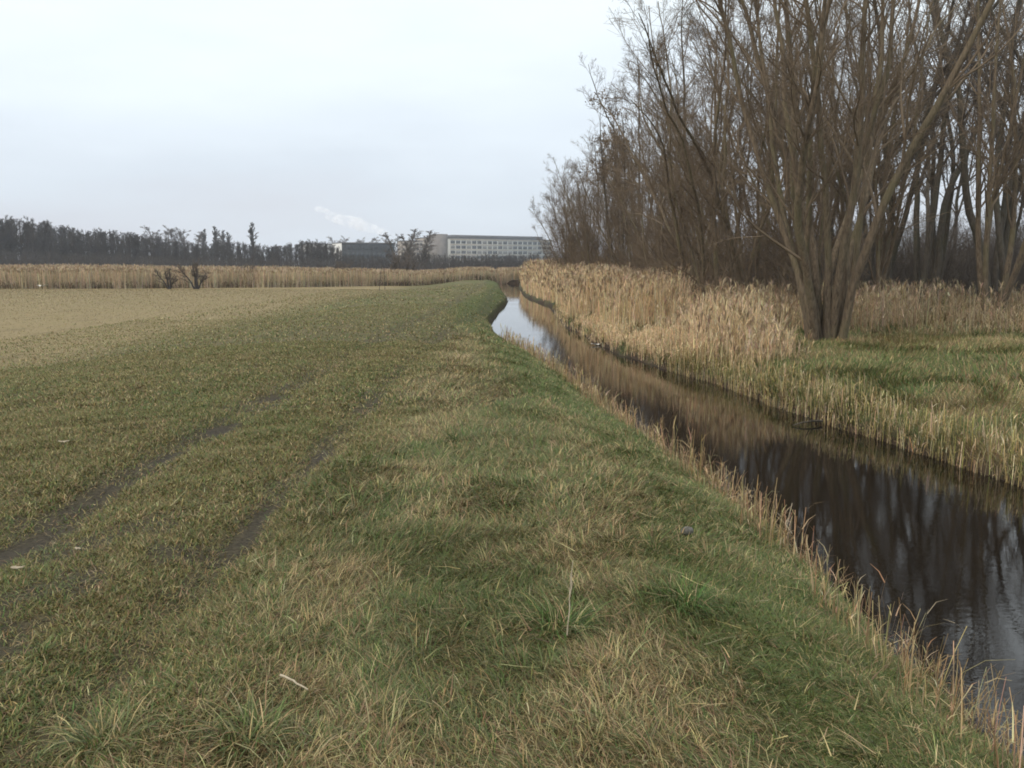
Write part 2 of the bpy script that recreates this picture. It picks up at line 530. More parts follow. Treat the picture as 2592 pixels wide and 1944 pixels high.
def grass_points(x, y, rng, wscale, hscale, G, nseg, path_only=2.0):
    d, tall, slope, dry, green = zone_weights(x, y)
    mud = mudmask(x, y)
    keep = (d > 0.05 + 0.1 * rng.random(len(x))) & (rng.random(len(x)) > mud * 1.10)
    keep &= (tall < path_only)
    x, y, d, tall, slope, dry, green = (v[keep] for v in (x, y, d, tall, slope, dry, green))
    n = len(x)
    if n == 0: return
    z = height(x, y)
    h = (0.024 + 0.034 * rng.random(n)) * (1 - tall) + tall * (0.04 + 0.065 * rng.random(n) ** 1.6)
    h = h * (1 - 0.25 * slope) * hscale
    w = (0.0028 + 0.0022 * rng.random(n)) * wscale * (1.35 - 0.35 * tall)
    flow = 6.28 * fbm(x * 0.8, y * 0.8, 71, 2) * 2
    az = flow + rng.standard_normal(n) * (2.6 - 1.4 * tall)
    th0 = 0.35 + 0.7 * rng.random(n)
    th1 = th0 + 0.3 + 1.0 * rng.random(n)
    W = np.stack([0.35 + 0.7 * green + 0.8 * slope, 0.10 + 0.5 * green * slope, 0.30 * tall + 0.1,
                  0.15 + 0.95 * dry + 0.12 * (1 - tall) + 0.22 * sstep(8, 20, y), 0.12 + 0.9 * dry + 0.28 * (1 - tall), 0.75 * (1 - tall) + 0.30 + 0.5 * sstep(8, 20, y), 0.45 * slope + 0.1 * (1 - tall)], 1)
    C = pick(rng, n, [GREEN, DEEP, GREY, STRAW, HAY, OLIVE, MOSS], W)
    G.blades(np.stack([x, y, z - 0.004], 1), h, w, az, th0, th1, C, nseg)

def tufts(x, y, rng, nb, wscale, G, nseg, size=1.0, only=None):
    d, tall, slope, dry, green = zone_weights(x, y)
    mud = mudmask(x, y)
    keep = (d > 0.12) & (mud < 0.35) & (rng.random(len(x)) < 0.03 + 0.97 * tall * (1 - 0.55 * slope))
    x, y, dry, green, slope = x[keep], y[keep], dry[keep], green[keep], slope[keep]
    n = len(x)
    if n == 0: return
    s = (0.6 + 0.75 * rng.random(n) ** 2) * size
    gr = np.clip(green + 0.35 * rng.standard_normal(n), 0, 1)
    dr = np.clip(dry + 0.30 * rng.standard_normal(n), 0, 1)
    flow = 6.28 * fbm(x * 0.7, y * 0.7, 71, 2) * 2
    I = np.repeat(np.arange(n), nb); m = len(I)
    a = rng.random(m) * 6.283
    r = 0.055 * np.sqrt(rng.random(m)) * s[I]
    bx, by = x[I] + r * np.cos(a), y[I] + r * np.sin(a)
    bz = height(bx, by) - 0.004
    az = np.arctan2(np.sin(a) * 0.9 + 0.9 * np.sin(flow[I]), np.cos(a) * 0.9 + 0.9 * np.cos(flow[I])) + 0.35 * rng.standard_normal(m)
    h = (0.052 + 0.095 * rng.random(m)) * s[I]
    w = (0.0034 + 0.0026 * rng.random(m)) * wscale
    th0 = 0.15 + 0.75 * rng.random(m)
    th1 = th0 + 0.5 + 1.1 * rng.random(m)
    W = np.stack([0.25 + 0.9 * gr[I], 0.06 + 0.3 * gr[I], 0.35 + 0 * a, 0.10 + 1.5 * dr[I], 0.08 + 0.7 * dr[I]], 1)
    C = pick(rng, m, [GREEN, DEEP, GREY, STRAW, HAY], W)
    G.blades(np.stack([bx, by, bz], 1), h, w, az, th0, th1, C, nseg)

rng = np.random.default_rng(11)
G = Ribs()
for (y0, y1, n, ws_, hs, nt_, nb, seg) in ((0.6, 5.5, 520000, 1.0, 1.0, 2000, 38, 3), (5.5, 10, 380000, 1.45, 1.05, 2200, 28, 3),
                                          (10, 19, 320000, 2.2, 1.15, 2600, 20, 2), (19, 38, 150000, 4.2, 1.4, 3800, 12, 2),
                                          (38, 85, 90000, 9.0, 2.0, 2500, 9, 1)):
    x, y = scatter(rng, n, y0, y1)
    if y0 > 18:
        k = x > -16
        x, y = x[k], y[k]
    grass_points(x, y, rng, ws_, hs, G, seg)
    if y0 < 12:
        x, y = scatter(rng, 520000, y0, y1)
        k = x < -0.6
        grass_points(x[k], y[k], rng, ws_, hs, G, min(seg, 2), 0.6)
    x, y = scatter(rng, nt_, y0, y1)
    tufts(x, y, rng, nb, ws_ * 0.95, G, seg)
n = 90000
y = 17 + 68 * rng.random(n) ** 0.8; x = -8 - 46 * rng.random(n)
k = (np.abs(x) < 0.62 * y + 2) & (rng.random(n) < sstep(-7.5, -12.5, x + 2.5 * (fbm(x * 0.2, y * 0.1, 33, 3) - 0.5)))
x, y = x[k], y[k]; n = len(x)
C = pick(rng, n, [np.array((0.22, 0.175, 0.095)), STRAW * 0.85, OLIVE, HAY * 0.8], np.stack([0.5 + 0 * x, 0.25 + 0 * x, 0.2 + 0.8 * sstep(0.5, 0.65, fbm(x * 0.15, y * 0.06, 35, 3)), 0.3 + 0 * x], 1))
G.blades(np.stack([x, y, height(x, y) - 0.005], 1), 0.035 + 0.05 * rng.random(n), 0.0006 * y * (0.5 + rng.random(n)), rng.random(n) * 6.28, 0.3 + 0.6 * rng.random(n), 1.1 + 0.4 * rng.random(n), C, 1)
# loose dead stalks lying on the turf
x, y = scatter(rng, 2600, 1.8, 14)
k = (xl(y) - x > 0.15) & ((tall_zone(x, y) > 0.4) | (rng.random(len(x)) < 0.25))
x, y = x[k], y[k]; n = len(x)
G.blades(np.stack([x, y, height(x, y) + 0.015 + 0.03 * tall_zone(x, y)], 1), 0.06 + 0.16 * rng.random(n), 0.004 + 0.003 * rng.random(n),
         rng.random(n) * 6.28, 1.35 + 0.2 * rng.standard_normal(n), 1.5 + 0.25 * rng.standard_normal(n),
         pick(rng, n, [STRAW, HAY], np.tile([[0.7, 0.4]], (n, 1))), 2)
tag(link('grass', G.mesh('grass'), M_grass), 'tufted green and straw coloured grass covering the dike', 'grass', kind='stuff')

# grass of the right bank
G = Ribs()
def right_patch(n, y0, y1, xmax, ws_, seg, hmul=1.0):
    y = y0 + (y1 - y0) * rng.random(n)
    x = xr(y) + 0.04 + rng.random(n) ** 1.15 * (xmax - 0.04)
    k = np.abs(x) < 0.62 * y + 2.0
    x, y = x[k], y[k]
    e = x - xr(y)
    green = sstep(0.42, 0.56, fbm(x * 0.45 + 2, y * 0.45, 81, 3))
    green = np.maximum(green * 0.85, np.exp(-((x - 7.6) / 2.6) ** 2 - ((y - 16.2) / 2.4) ** 2))
    n = len(x)
    h = (0.06 + 0.10 * rng.random(n)) * hmul * (1 + 0.7 * (1 - green) * sstep(2, 8, e))
    C = pick(rng, n, [GREEN * 0.95, DEEP, OLIVE, STRAW, HAY * 1.1], np.stack([0.22 + 0.6 * green, 0.06 + 0.35 * green, 0.5 + 0 * e, 0.16 + 0.34 * (1 - green), 0.2 + 0.75 * (1 - green)], 1))
    az = 6.28 * fbm(x * 0.6, y * 0.6, 83, 2) * 2 + rng.standard_normal(n) * 0.9
    th0 = 0.15 + 0.7 * rng.random(n)
    G.blades(np.stack([x, y, height(x, y) - 0.004], 1), h, (0.004 + 0.003 * rng.random(n)) * ws_, az, th0, th0 + 0.3 + 1.0 * rng.random(n), C, seg)
right_patch(70000, 6, 13, 7, 1.6, 2)
right_patch(110000, 13, 24, 14, 2.6, 2, 1.25)
right_patch(70000, 24, 48, 26, 5.0, 2, 1.7)
tag(link('bank_grass', G.mesh('bank_grass'), M_grass), 'patchy green and brown grass on the far bank of the ditch', 'grass', kind='stuff')

# ------------------------------------------------------------------ reeds
GOLD = np.array((0.66, 0.475, 0.28)); PALE = np.array((0.72, 0.58, 0.37)); DULL = np.array((0.46, 0.345, 0.215)); PLUME = np.array((0.36, 0.275, 0.185))
def reeds(R_, rng, x, y, h, ws_, leaves, plume, cols, weights, zoff=0.0, lean=0.10, seg=3):
    n = len(x)
    z = np.maximum(height(x, y), WATER_Z - 0.1) - 0.03 + zoff
    az = rng.random(n) * 6.28
    th0 = np.abs(lean * rng.standard_normal(n)); th1 = th0 + np.abs(lean * 1.2 * rng.standard_normal(n))
    W = np.tile([weights], (n, 1))
    C = pick(rng, n, cols, W)
    P = R_.blades(np.stack([x, y, z], 1), h, 0.007 * ws_ * (0.8 + 0.5 * rng.random(n)), az, th0, th1, C, seg, 0.5)
    for _ in range(leaves):
        t = 0.25 + 0.7 * rng.random(n)
        f = t * seg; i = np.minimum(f.astype(int), seg - 1); f = (f - i)[:, None]
        b = P[np.arange(n), i] * (1 - f) + P[np.arange(n), i + 1] * f
        l0 = 0.3 + 0.5 * rng.random(n)
        R_.blades(b, (0.18 + 0.30 * rng.random(n)) * np.minimum(1, h), 0.010 * ws_ * (0.6 + 0.6 * rng.random(n)), rng.random(n) * 6.28, l0, l0 + 0.5 + 1.0 * rng.random(n),
                  pick(rng, n, cols, W), 2)
    if plume > 0:
        k = rng.random(n) < plume
        b = P[k, -1]; m = len(b)
        pa = az[k] + 0.5
        for j in range(5):
            l0 = 0.1 + 0.3 * rng.random(m)
            R_.blades(b - np.array([0, 0, 0.02 * j]), 0.14 + 0.12 * rng.random(m), 0.016 * ws_ ** 0.7 * (0.7 + 0.6 * rng.random(m)), pa + 0.5 * rng.standard_normal(m),
                      l0, l0 + 0.8 + 0.4 * rng.random(m), pick(rng, m, [PLUME, DULL], np.tile([[0.7, 0.3]], (m, 1))), 2)

rng = np.random.default_rng(23)
Q = Ribs()
# the belt along the right bank, thinning out towards the near tree
def belt(n, y0, y1, e0, e1, hmin, hmax, ws_, leaves, plume=0.35, dens=None, seg=3):
    y = y0 + (y1 - y0) * rng.random(n)
    e = e0 + (e1 - e0) * rng.random(n)
    x = xr(y) + e
    k = rng.random(n) < sstep(0.30, 0.55, fbm(x * 0.8, y * 0.5, 91, 2) + (0.0 if dens is None else dens))
    x, y, e = x[k], y[k], e[k]
    h = (hmin + (hmax - hmin) * rng.random(len(x)) ** 0.7) * (0.65 + 0.35 * sstep(0.1, 1.2, e)) * (0.8 + 0.4 * fbm(x * 0.5, y * 0.4, 93, 2))
    reeds(Q, rng, x, y, h, ws_, leaves, plume, [GOLD, PALE, DULL], [0.5, 0.5, 0.12], seg=seg, lean=0.13)
def cluster_reeds(n, cx, cy, sx, sy, hmin, hmax, ws_, leaves, plume=0.3):
    """a loose stand round (cx, cy) that thins out to its rim"""
    x = cx + sx * rng.standard_normal(n); y = cy + sy * rng.standard_normal(n)
    rr = np.hypot((x - cx) / sx, (y - cy) / sy)
    k = (x - xr(y) > 0.2) & (rng.random(n) < sstep(0.30, 0.58, fbm(x * 1.3, y * 1.3, 95, 2) + 0.12)) & (rr < 2.3)
    x, y, rr = x[k], y[k], rr[k]
    h = (hmin + (hmax - hmin) * rng.random(len(x))) * (1.05 - 0.22 * rr) * (0.75 + 0.5 * fbm(x * 0.9, y * 0.9, 97, 2))
    reeds(Q, rng, x, y, np.maximum(h, 0.15), ws_, leaves, plume, [GOLD, PALE, DULL], [0.5, 0.45, 0.15], lean=0.14)
cluster_reeds(800, 4.75, 19.7, 0.75, 0.8, 0.6, 1.5, 1.3, 2)
cluster_reeds(650, 4.9, 21.3, 0.6, 0.9, 0.7, 1.5, 1.3, 2)
cluster_reeds(350, 5.3, 18.2, 0.4, 0.4, 0.3, 0.9, 1.2, 2)
cluster_reeds(700, 5.7, 25.0, 0.8, 1.4, 0.6, 1.4, 1.5, 2)
cluster_reeds(600, 6.8, 28.0, 1.3, 1.3, 0.6, 1.4, 1.6, 2)
belt(3200, 20.5, 28, 0.0, 1.2, 0.12, 0.5, 1.4, 2, plume=0.0, dens=0.12)
belt(1500, 28, 45, -0.05, 0.7, 0.12, 0.5, 1.9, 2, plume=0.0, dens=0.15)
belt(900, 26, 37, 0.1, 1.0, 0.2, 0.6, 1.6, 2, plume=0.0)
belt(2800, 28, 37, 0.7, 3.2, 0.8, 1.8, 1.8, 1, dens=0.02)
belt(1500, 29, 40, 2.0, 6.0, 0.6, 1.3, 1.9, 2, dens=-0.02)
belt(5000, 35, 53, 0.22, 4.5, 0.9, 1.85, 2.4, 1, dens=0.08)
belt(7500, 51, 80, 0.12, 6.0, 1.25, 1.95, 3.6, 1, dens=0.25, seg=2)
belt(8000, 78, 125, 0.2, 9.0, 1.8, 2.4, 6.0, 1, dens=0.4, seg=2)
# brown fringe of dry grass and reed behind the near tree
def patch(n, x0, x1, y0, y1, hmin, hmax, ws_, leaves, plume, cols, wts, seed, thr=0.3, seg=3, lean=0.14):
    x = x0 + (x1 - x0) * rng.random(n); y = y0 + (y1 - y0) * rng.random(n)
    k = (rng.random(n) < sstep(thr, thr + 0.25, fbm(x * 0.45, y * 0.45, seed, 2))) & (x - xr(y) > 0.4)
    x, y = x[k], y[k]
    h = (hmin + (hmax - hmin) * rng.random(len(x))) * (0.7 + 0.6 * fbm(x * 0.4, y * 0.4, seed + 1, 2))
    reeds(Q, rng, x, y, h, ws_, leaves, plume, cols, wts, lean=lean, seg=seg)
BROWNS = [DULL * 0.85, np.array((0.33, 0.235, 0.13)), PALE * 0.7]
patch(5200, 8.5, 27, 23.5, 33, 0.25, 0.65, 1.8, 3, 0.0, BROWNS, [0.45, 0.4, 0.2], 101, 0.25)
patch(3400, 9, 32, 31, 38, 0.5, 1.1, 2.0, 2, 0.5, BROWNS, [0.6, 0.4, 0.15], 103, 0.25)
patch(2200, 6.5, 14, 25, 31, 0.6, 1.4, 1.9, 2, 0.3, BROWNS, [0.4, 0.4, 0.3], 105, 0.3)
tag(link('reeds', Q.mesh('reeds'), M_reed), 'golden dry reeds standing along the right bank of the ditch', 'reeds', kind='stuff')

# short cut stubble at the foot of the right bank
Q = Ribs()
y = 6.0 + 14.5 * rng.random(3600)
e = -0.08 + 0.75 * rng.random(len(y)) ** 1.5
x = xr(y) + e
k = rng.random(len(y)) < sstep(0.36, 0.6, fbm(x * 0.9, y * 0.9, 111, 2) + 0.12)
x, y, e = x[k], y[k], e[k]
reeds(Q, rng, x, y, (0.10 + 0.30 * rng.random(len(x))) * (0.6 + 0.7 * fbm(x, y, 113, 2)), 1.2, 1, 0.0, [np.array((0.42, 0.33, 0.15)), PALE * 0.85, DULL * 0.9, OLIVE * 1.5], [0.5, 0.25, 0.25, 0.3], lean=0.14)
tag(link('reed_stubble', Q.mesh('reed_stubble'), M_reed), 'short yellow reed stubble at the edge of the far bank', 'reed stubble', kind='stuff')

# withered stalks at the foot of the near bank
Q = Ribs()
y = 3.0 + 22 * rng.random(4200) ** 1.25
d = -0.22 + 0.75 * rng.random(len(y)) ** 1.1
x = xl(y) - d
k = rng.random(len(y)) < sstep(0.34, 0.58, fbm(x * 0.9 + 3, y * 0.9, 121, 2) + 0.10)
x, y, d = x[k], y[k], d[k]
hh_ = (0.10 + 0.34 * rng.random(len(x)) ** 1.3) * (0.7 + 0.6 * fbm(x, y, 123, 2))
reeds(Q, rng, x, y, hh_, np.clip(0.55 + y * 0.05, 0.6, 2.0), 1, 0.0, [np.array((0.30, 0.205, 0.105)), STRAW, DULL, HAY], [0.5, 0.25, 0.35, 0.3], lean=0.20)
tag(link('withered_stalks', Q.mesh('withered_stalks'), M_reed), 'thin withered brown stalks fringing the near bank at the water', 'reed stalks', kind='stuff')

# the wide reed bed at the end of the field
Q = Ribs()
def bed_edge(x):
    return np.interp(x, [-140, -60, -38, -22, -10, -3, 1], [86, 86, 87, 92, 101, 110, 114])
n = 72000
x = -95 + 97 * rng.random(n)
y = bed_edge(x) + 22 * rng.random(n) ** 1.8 + 1.2 * (fbm(x * 0.5, x * 0, 131, 2) - 0.5)
h = (1.9 + 0.6 * rng.random(n)) * (0.9 + 0.25 * fbm(x * 0.25, y * 0.25, 133, 2)) * np.interp(x, [-40, -25, -12, 2], [0.90, 0.82, 0.66, 0.62])
FARREED = [np.array((0.64, 0.53, 0.37)), np.array((0.68, 0.57, 0.40)), np.array((0.46, 0.37, 0.25))]
reeds(Q, rng, x, y, h * (0.87 + 0.16 * fbm(x * 0.9, y * 0.9, 135, 2)), 4.2, 1, 0.5, FARREED, [0.65, 0.28, 0.06], lean=0.11, seg=2)
n = 6000      # brown undergrowth along its foot
x = -95 + 93 * rng.random(n); y = bed_edge(x) - 0.3 + 1.6 * rng.random(n)
reeds(Q, rng, x, y, 0.25 + 0.55 * rng.random(n), 7.0, 1, 0.0, [np.array((0.13, 0.098, 0.06)), np.array((0.2, 0.15, 0.085))], [0.6, 0.4], lean=0.2, seg=2)
tag(link('reed_bed', Q.mesh('reed_bed'), M_reed), 'broad belt of tan reeds at the end of the field', 'reeds', kind='stuff')

# ------------------------------------------------------------------ trees
UP = np.array([0, 0, 1.0])
def curves(rng, start, dirn, length, P, wig, up, side=None):
    n = len(start)
    out = np.zeros((n, P, 3)); out[:, 0] = start
    d = norm(np.array(dirn, float)); step = (length / (P - 1))[:, None]
    for k in range(1, P):
        out[:, k] = out[:, k - 1] + d * step
        d = d + wig * rng.standard_normal((n, 3)) + np.asarray(up).reshape(-1, 1) * UP
        if side is not None: d = d + side
        d = norm(d)
    return out

def spawn(rng, pts, rad, per, t0, t1, ang, angsd, ratio, P, wig, up, r_end, r_scale=0.6, r_max=9, tpow=1.0, minlen=0.0):
    n, Pp, _ = pts.shape
    I = np.repeat(np.arange(n), per); m = len(I)
    t = t0 + (t1 - t0) * rng.random(m) ** tpow
    f = t * (Pp - 1); i = np.minimum(f.astype(int), Pp - 2); f = f - i
    a, b = pts[I, i], pts[I, i + 1]
    s = a + (b - a) * f[:, None]
    tan = norm(b - a)
    r = rad[I, i] * (1 - f) + rad[I, i + 1] * f
    L = np.linalg.norm(np.diff(pts, axis=1), axis=2).sum(1)[I]
    q = norm(np.cross(tan, rng.standard_normal((m, 3))))
    an = np.radians(ang + angsd * rng.standard_normal(m))[:, None]
    d = tan * np.cos(an) + q * np.sin(an)
    ln = np.maximum(L * ratio * (0.5 + 0.8 * rng.random(m)) * (1.15 - 0.75 * t), minlen)
    c = curves(rng, s, d, ln, P, wig, up)
    r0 = np.minimum(r * r_scale, r_max)
    rr = r0[:, None] + (r_end - r0)[:, None] * np.linspace(0, 1, P)[None, :]
    return c, np.maximum(rr, r_end * 0.8)

def tubes(pts, rad, S):
    n, P, _ = pts.shape
    tan = np.zeros_like(pts)
    tan[:, 1:-1] = pts[:, 2:] - pts[:, :-2]; tan[:, 0] = pts[:, 1] - pts[:, 0]; tan[:, -1] = pts[:, -1] - pts[:, -2]
    tan = norm(tan)
    ref = np.where(np.abs(tan[:, :1, 2:3]) > 0.8, np.array([1.0, 0.1, 0]), np.array([0.1, 0, 1.0]))
    u = norm(np.cross(tan, np.broadcast_to(ref, tan.shape))); v = np.cross(tan, u)
    a = np.arange(S) / S * 2 * np.pi
    ring = u[:, :, None] * np.cos(a)[:, None] + v[:, :, None] * np.sin(a)[:, None]
    V = (pts[:, :, None] + ring * rad[:, :, None, None]).reshape(-1, 3)
    base = (np.arange(n) * P * S)[:, None, None] + (np.arange(P - 1) * S)[None, :, None]
    k = np.arange(S)[None, None, :]; k2 = (np.arange(S) + 1) % S
    F = np.stack([base + k, base + k2, base + S + k2, base + S + k], -1).reshape(-1, 4)
    return V, F

def join(parts):
    V, F, n = [], [], 0
    for v, f in parts:
        V.append(v); F.append(f + n); n += len(v)
    return np.concatenate(V), np.concatenate(F)

def stem_set(rng, k, spread, tilt, lean, len0, len1, rad0, P, wig, up, fan=(0, 6.283), flare=1.5, tip=0.012, xmax=9):
    az = fan[0] + (np.arange(k) + 0.6 * rng.random(k)) / k * (fan[1] - fan[0])
    ti = np.radians(tilt[0] + (tilt[1] - tilt[0]) * rng.random(k))
    d = np.stack([np.sin(ti) * np.cos(az) + lean[0], np.sin(ti) * np.sin(az) + lean[1], np.cos(ti)], 1)
    d[:, 0] = np.minimum(d[:, 0], xmax)
    s = np.stack([spread * np.cos(az), spread * np.sin(az), np.full(k, -0.25)], 1) * (0.4 + 0.6 * rng.random((k, 1)))
    s[:, 2] = -0.25
    ln = (len0 + (len1 - len0) * rng.random(k)) * (1 - 0.75 * np.clip(-d[:, 0] - 0.08, 0, 0.5))
    c = curves(rng, s, d, ln, P, wig, up)
    tt = np.linspace(0, 1, P)
    r = rad0 * (0.6 + 0.6 * rng.random(k))[:, None] * (1 - tt) ** 0.85 + tip
    r[:, 0] *= flare
    return c, r

def tree_meshes(name, rng, stems, n1, n2, n3, t1=(0.25, 0.97), ang=(32, 38, 40), ratio=(0.36, 0.42, 0.5), up=(0.05, 0.04, 0.02),
                wig=(0.10, 0.12, 0.15), r_tw=0.006, per_stem=False, P=(9, 6, 4), minl=(0.6, 0.35, 0.2), extra=None, rs=0.42):
    c0, r0 = stems
    c1, r1 = spawn(rng, c0, r0, n1, t1[0], t1[1], ang[0], 9, ratio[0], P[0], wig[0], up[0], r_tw * 1.2, rs, minlen=minl[0])
    c2, r2 = spawn(rng, c1, r1, n2, 0.15, 0.98, ang[1], 10, ratio[1], P[1], wig[1], up[1], r_tw, 0.5, minlen=minl[1])
    lst = [tubes(c1, r1, 5), tubes(c2, r2, 4)]
    c3 = c2
    if n3:
        c3, r3 = spawn(rng, c2, r2, n3, 0.15, 1.0, ang[2], 12, ratio[2], P[2], wig[2], up[2], r_tw * 0.75, 0.6, r_max=r_tw * 1.3, minlen=minl[2])
        lst.append(tubes(c3, r3, 3))
    if extra is not None:
        lst.append(extra(rng, c3))
    crown = raw_mesh(name + '_crown', *join(lst), smooth=True)
    if per_stem:
        trunks = [raw_mesh(name + '_stem', *tubes(c0[i:i + 1], r0[i:i + 1], 10), smooth=True) for i in range(len(c0))]
    else:
        trunks = [raw_mesh(name + '_trunk', *tubes(c0, r0, 8), smooth=True)]
    return trunks, crown

def plant_tree(kind, meshes, loc, rz, sc, label, cat='tree', group=None, mats=None, stem_name='trunk', wide=1.0):
    t = empty(kind, loc, rz, sc)
    t.scale = (sc * wide, sc * wide, sc)
    tag(t, label, cat, group)
    for m in meshes[0]:
        link(stem_name, m, (mats or (M_bark, M_twig))[0], t)
    link('crown', meshes[1], (mats or (M_bark, M_twig))[1], t)
    return t

def gpt(x, y, dz=0.0):
    return (float(x), float(y), float(height(x, y)) + dz)

# --- the near multi-stemmed willow
rng = np.random.default_rng(5)
st = stem_set(rng, 14, 0.50, (2, 16), (-0.05, 0.0), 12, 15, 0.086, 28, 0.066, 0.012, tip=0.014, xmax=0.15)
big = tree_meshes('near_willow', rng, st, 13, 8, 7, t1=(0.22, 0.98), ang=(30, 36, 40), up=(0.06, 0.05, 0.03), wig=(0.13, 0.14, 0.16), ratio=(0.31, 0.42, 0.55), per_stem=True, r_tw=0.0042, rs=0.45)
plant_tree('willow_tree', big, gpt(7.75, 22.0), 0.4, 1.0, 'large many-stemmed bare willow on the grassy bank, nearest of the trees', stem_name='stem')
# --- the second clump, fanning out over the ditch
st = stem_set(rng, 13, 1.1, (2, 18), (-0.13, -0.02), 10.5, 14, 0.068, 24, 0.080, 0.014, tip=0.013)
second = tree_meshes('second_willow', rng, st, 15, 9, 7, t1=(0.12, 0.99), ang=(30, 36, 40), up=(0.06, 0.05, 0.03), wig=(0.13, 0.14, 0.16), ratio=(0.30, 0.42, 0.55), per_stem=True, r_tw=0.005, rs=0.36)
plant_tree('willow_tree', second, gpt(7.2, 30.5), 0.0, 1.0, 'bare willow clump of thin slanting stems rising straight out of golden reeds', stem_name='stem')
# --- leaning shrub willows further along the bank
lean_sets = []
for i in range(3):
    st = stem_set(rng, 11, 1.3, (2, 18), (-0.12, 0.0), 8.5, 12.0, 0.060, 18, 0.060, 0.018, tip=0.012)
    lean_sets.append(tree_meshes('bank_willow', rng, st, 16, 9, 6, t1=(0.06, 0.99), ang=(30, 36, 40), up=(0.06, 0.05, 0.03), wig=(0.12, 0.14, 0.16), ratio=(0.34, 0.46, 0.6), r_tw=0.006, rs=0.38))
for i, (x, y, k, rz, s, lab) in enumerate((
        (5.7, 76, 0, 0.0, 0.95, 'low bare shrub willow leaning over the ditch, nearest the distant office block'),
        (6.3, 68, 1, 0.2, 0.98, 'bare willow with a pale feathery crown just behind the low leaning shrub willow'),
        (8.8, 52, 2, -0.2, 1.02, 'tangled bare willow between the cone-bearing tree and the slanting clump'),
        (8.3, 44, 0, -0.5, 0.92, 'bare willow with long arching limbs rising from the reeds left of the slanting clump'),
        (11.5, 40, 1, -0.4, 1.25, 'wide bare willow seen behind the slanting clump'),
        (12.0, 32, 2, 0.5, 1.15, 'bare willow standing between the nearest tree and the slanting clump'),
        (9.7, 62, 1, 0.5, 1.02, 'dense bare willow rising behind the cone-bearing tree'),
        (5.2, 72, 2, 0.0, 0.68, 'smallest bare willow bush, its fine twigs hanging over the far bend of the ditch'),
        (6.6, 59.5, 2, 0.1, 0.85, 'small bushy bare willow at the foot of the cone-bearing tree'))):
    plant_tree('willow_tree', lean_sets[k], gpt(x, y), rz, s, lab)
# --- the tree with dark clusters of old cones
def clusters(rng, c3):
    tips = c3[:, -1]
    z = tips[:, 2]
    k = np.where((z > np.quantile(z, 0.35)) & (rng.random(len(z)) < 0.22))[0]
    base = tips[k]; V, F, n = [], [], 0
    for j in range(5):
        o = base + 0.12 * rng.standard_normal(base.shape)
        a = norm(rng.standard_normal(base.shape)) * 0.07; b = norm(np.cross(a, rng.standard_normal(base.shape))) * 0.05
        v = np.stack([o - a, o - b, o + a, o + b], 1).reshape(-1, 3)
        f = (np.arange(len(base)) * 4)[:, None] + np.arange(4)[None, :]
        V.append(v); F.append(f + n); n += len(v)
    return np.concatenate(V), np.concatenate(F)
st = stem_set(rng, 4, 0.3, (2, 14), (-0.03, 0), 11.5, 13.5, 0.12, 16, 0.035, 0.02, tip=0.015)
cone = tree_meshes('cone_tree', rng, st, 20, 8, 5, t1=(0.2, 0.98), ang=(26, 34, 38), up=(0.07, 0.05, 0.03), ratio=(0.28, 0.40, 0.5), r_tw=0.0085, extra=clusters)
plant_tree('alder_tree', cone, gpt(6.9, 57), 0, 0.93, 'tall bare tree with dark clusters of old cones in its top', mats=(M_alder, M_twig))

# --- the tall wood behind
rng = np.random.default_rng(77)
woods = []
for i in range(5):
    k = (1, 2, 3, 1, 2)[i]
    st = stem_set(rng, k, 0.25, (1, 12), (0.05, 0), 14.5, 18, 0.135, 22, 0.085, 0.024, tip=0.018, flare=1.3)
    woods.append(tree_meshes('alder', rng, st, 26 if k == 1 else 18, 9, 6, t1=(0.30, 0.98), ang=(33, 38, 40), up=(0.06, 0.05, 0.03), ratio=(0.28, 0.44, 0.55), r_tw=0.006, rs=0.4))
wood_pos = []
for k in range(23):
    for _ in range(60):
        y = 33 + 42 * rng.random(); x = 9.5 + (0.62 * y + 3 - 9.5) * rng.random()
        if y < 38 and x < 15: continue
        if all((x - a) ** 2 + (y - b) ** 2 > 3.2 ** 2 for a, b in wood_pos):
            wood_pos.append((x, y)); break
fixed = [(18.2, 38.5), (20.0, 42.0), (16.6, 40.0), (23.8, 40.0), (19.2, 47.5), (22.6, 36.5), (16.2, 35.5), (18.9, 34.8), (14.2, 37.0), (21.0, 39.0), (15.4, 43.0), (24.5, 44.5)]
for i, (x, y) in enumerate(fixed + wood_pos):
    plant_tree('alder_tree', woods[i % 5], gpt(x, y), rng.random() * 6.28, 0.85 + 0.3 * rng.random(),
               'tall bare dark alder in the wood behind the brown reeds', group='alders of the wood behind the reeds', mats=(M_alder, M_twig_grey))
# the leaning group at the right edge
st = stem_set(rng, 6, 0.35, (4, 20), (0.05, 0), 12, 15, 0.12, 16, 0.04, 0.012, tip=0.015)
rightset = tree_meshes('right_willow', rng, st, 13, 8, 5, t1=(0.25, 0.97), ang=(28, 35, 38), up=(0.06, 0.05, 0.03), ratio=(0.3, 0.42, 0.5), r_tw=0.006)
plant_tree('willow_tree', rightset, gpt(16.4, 30.5), 0.3, 1.0, 'bare willow with several leaning stems on the brown grass before the dark thicket')

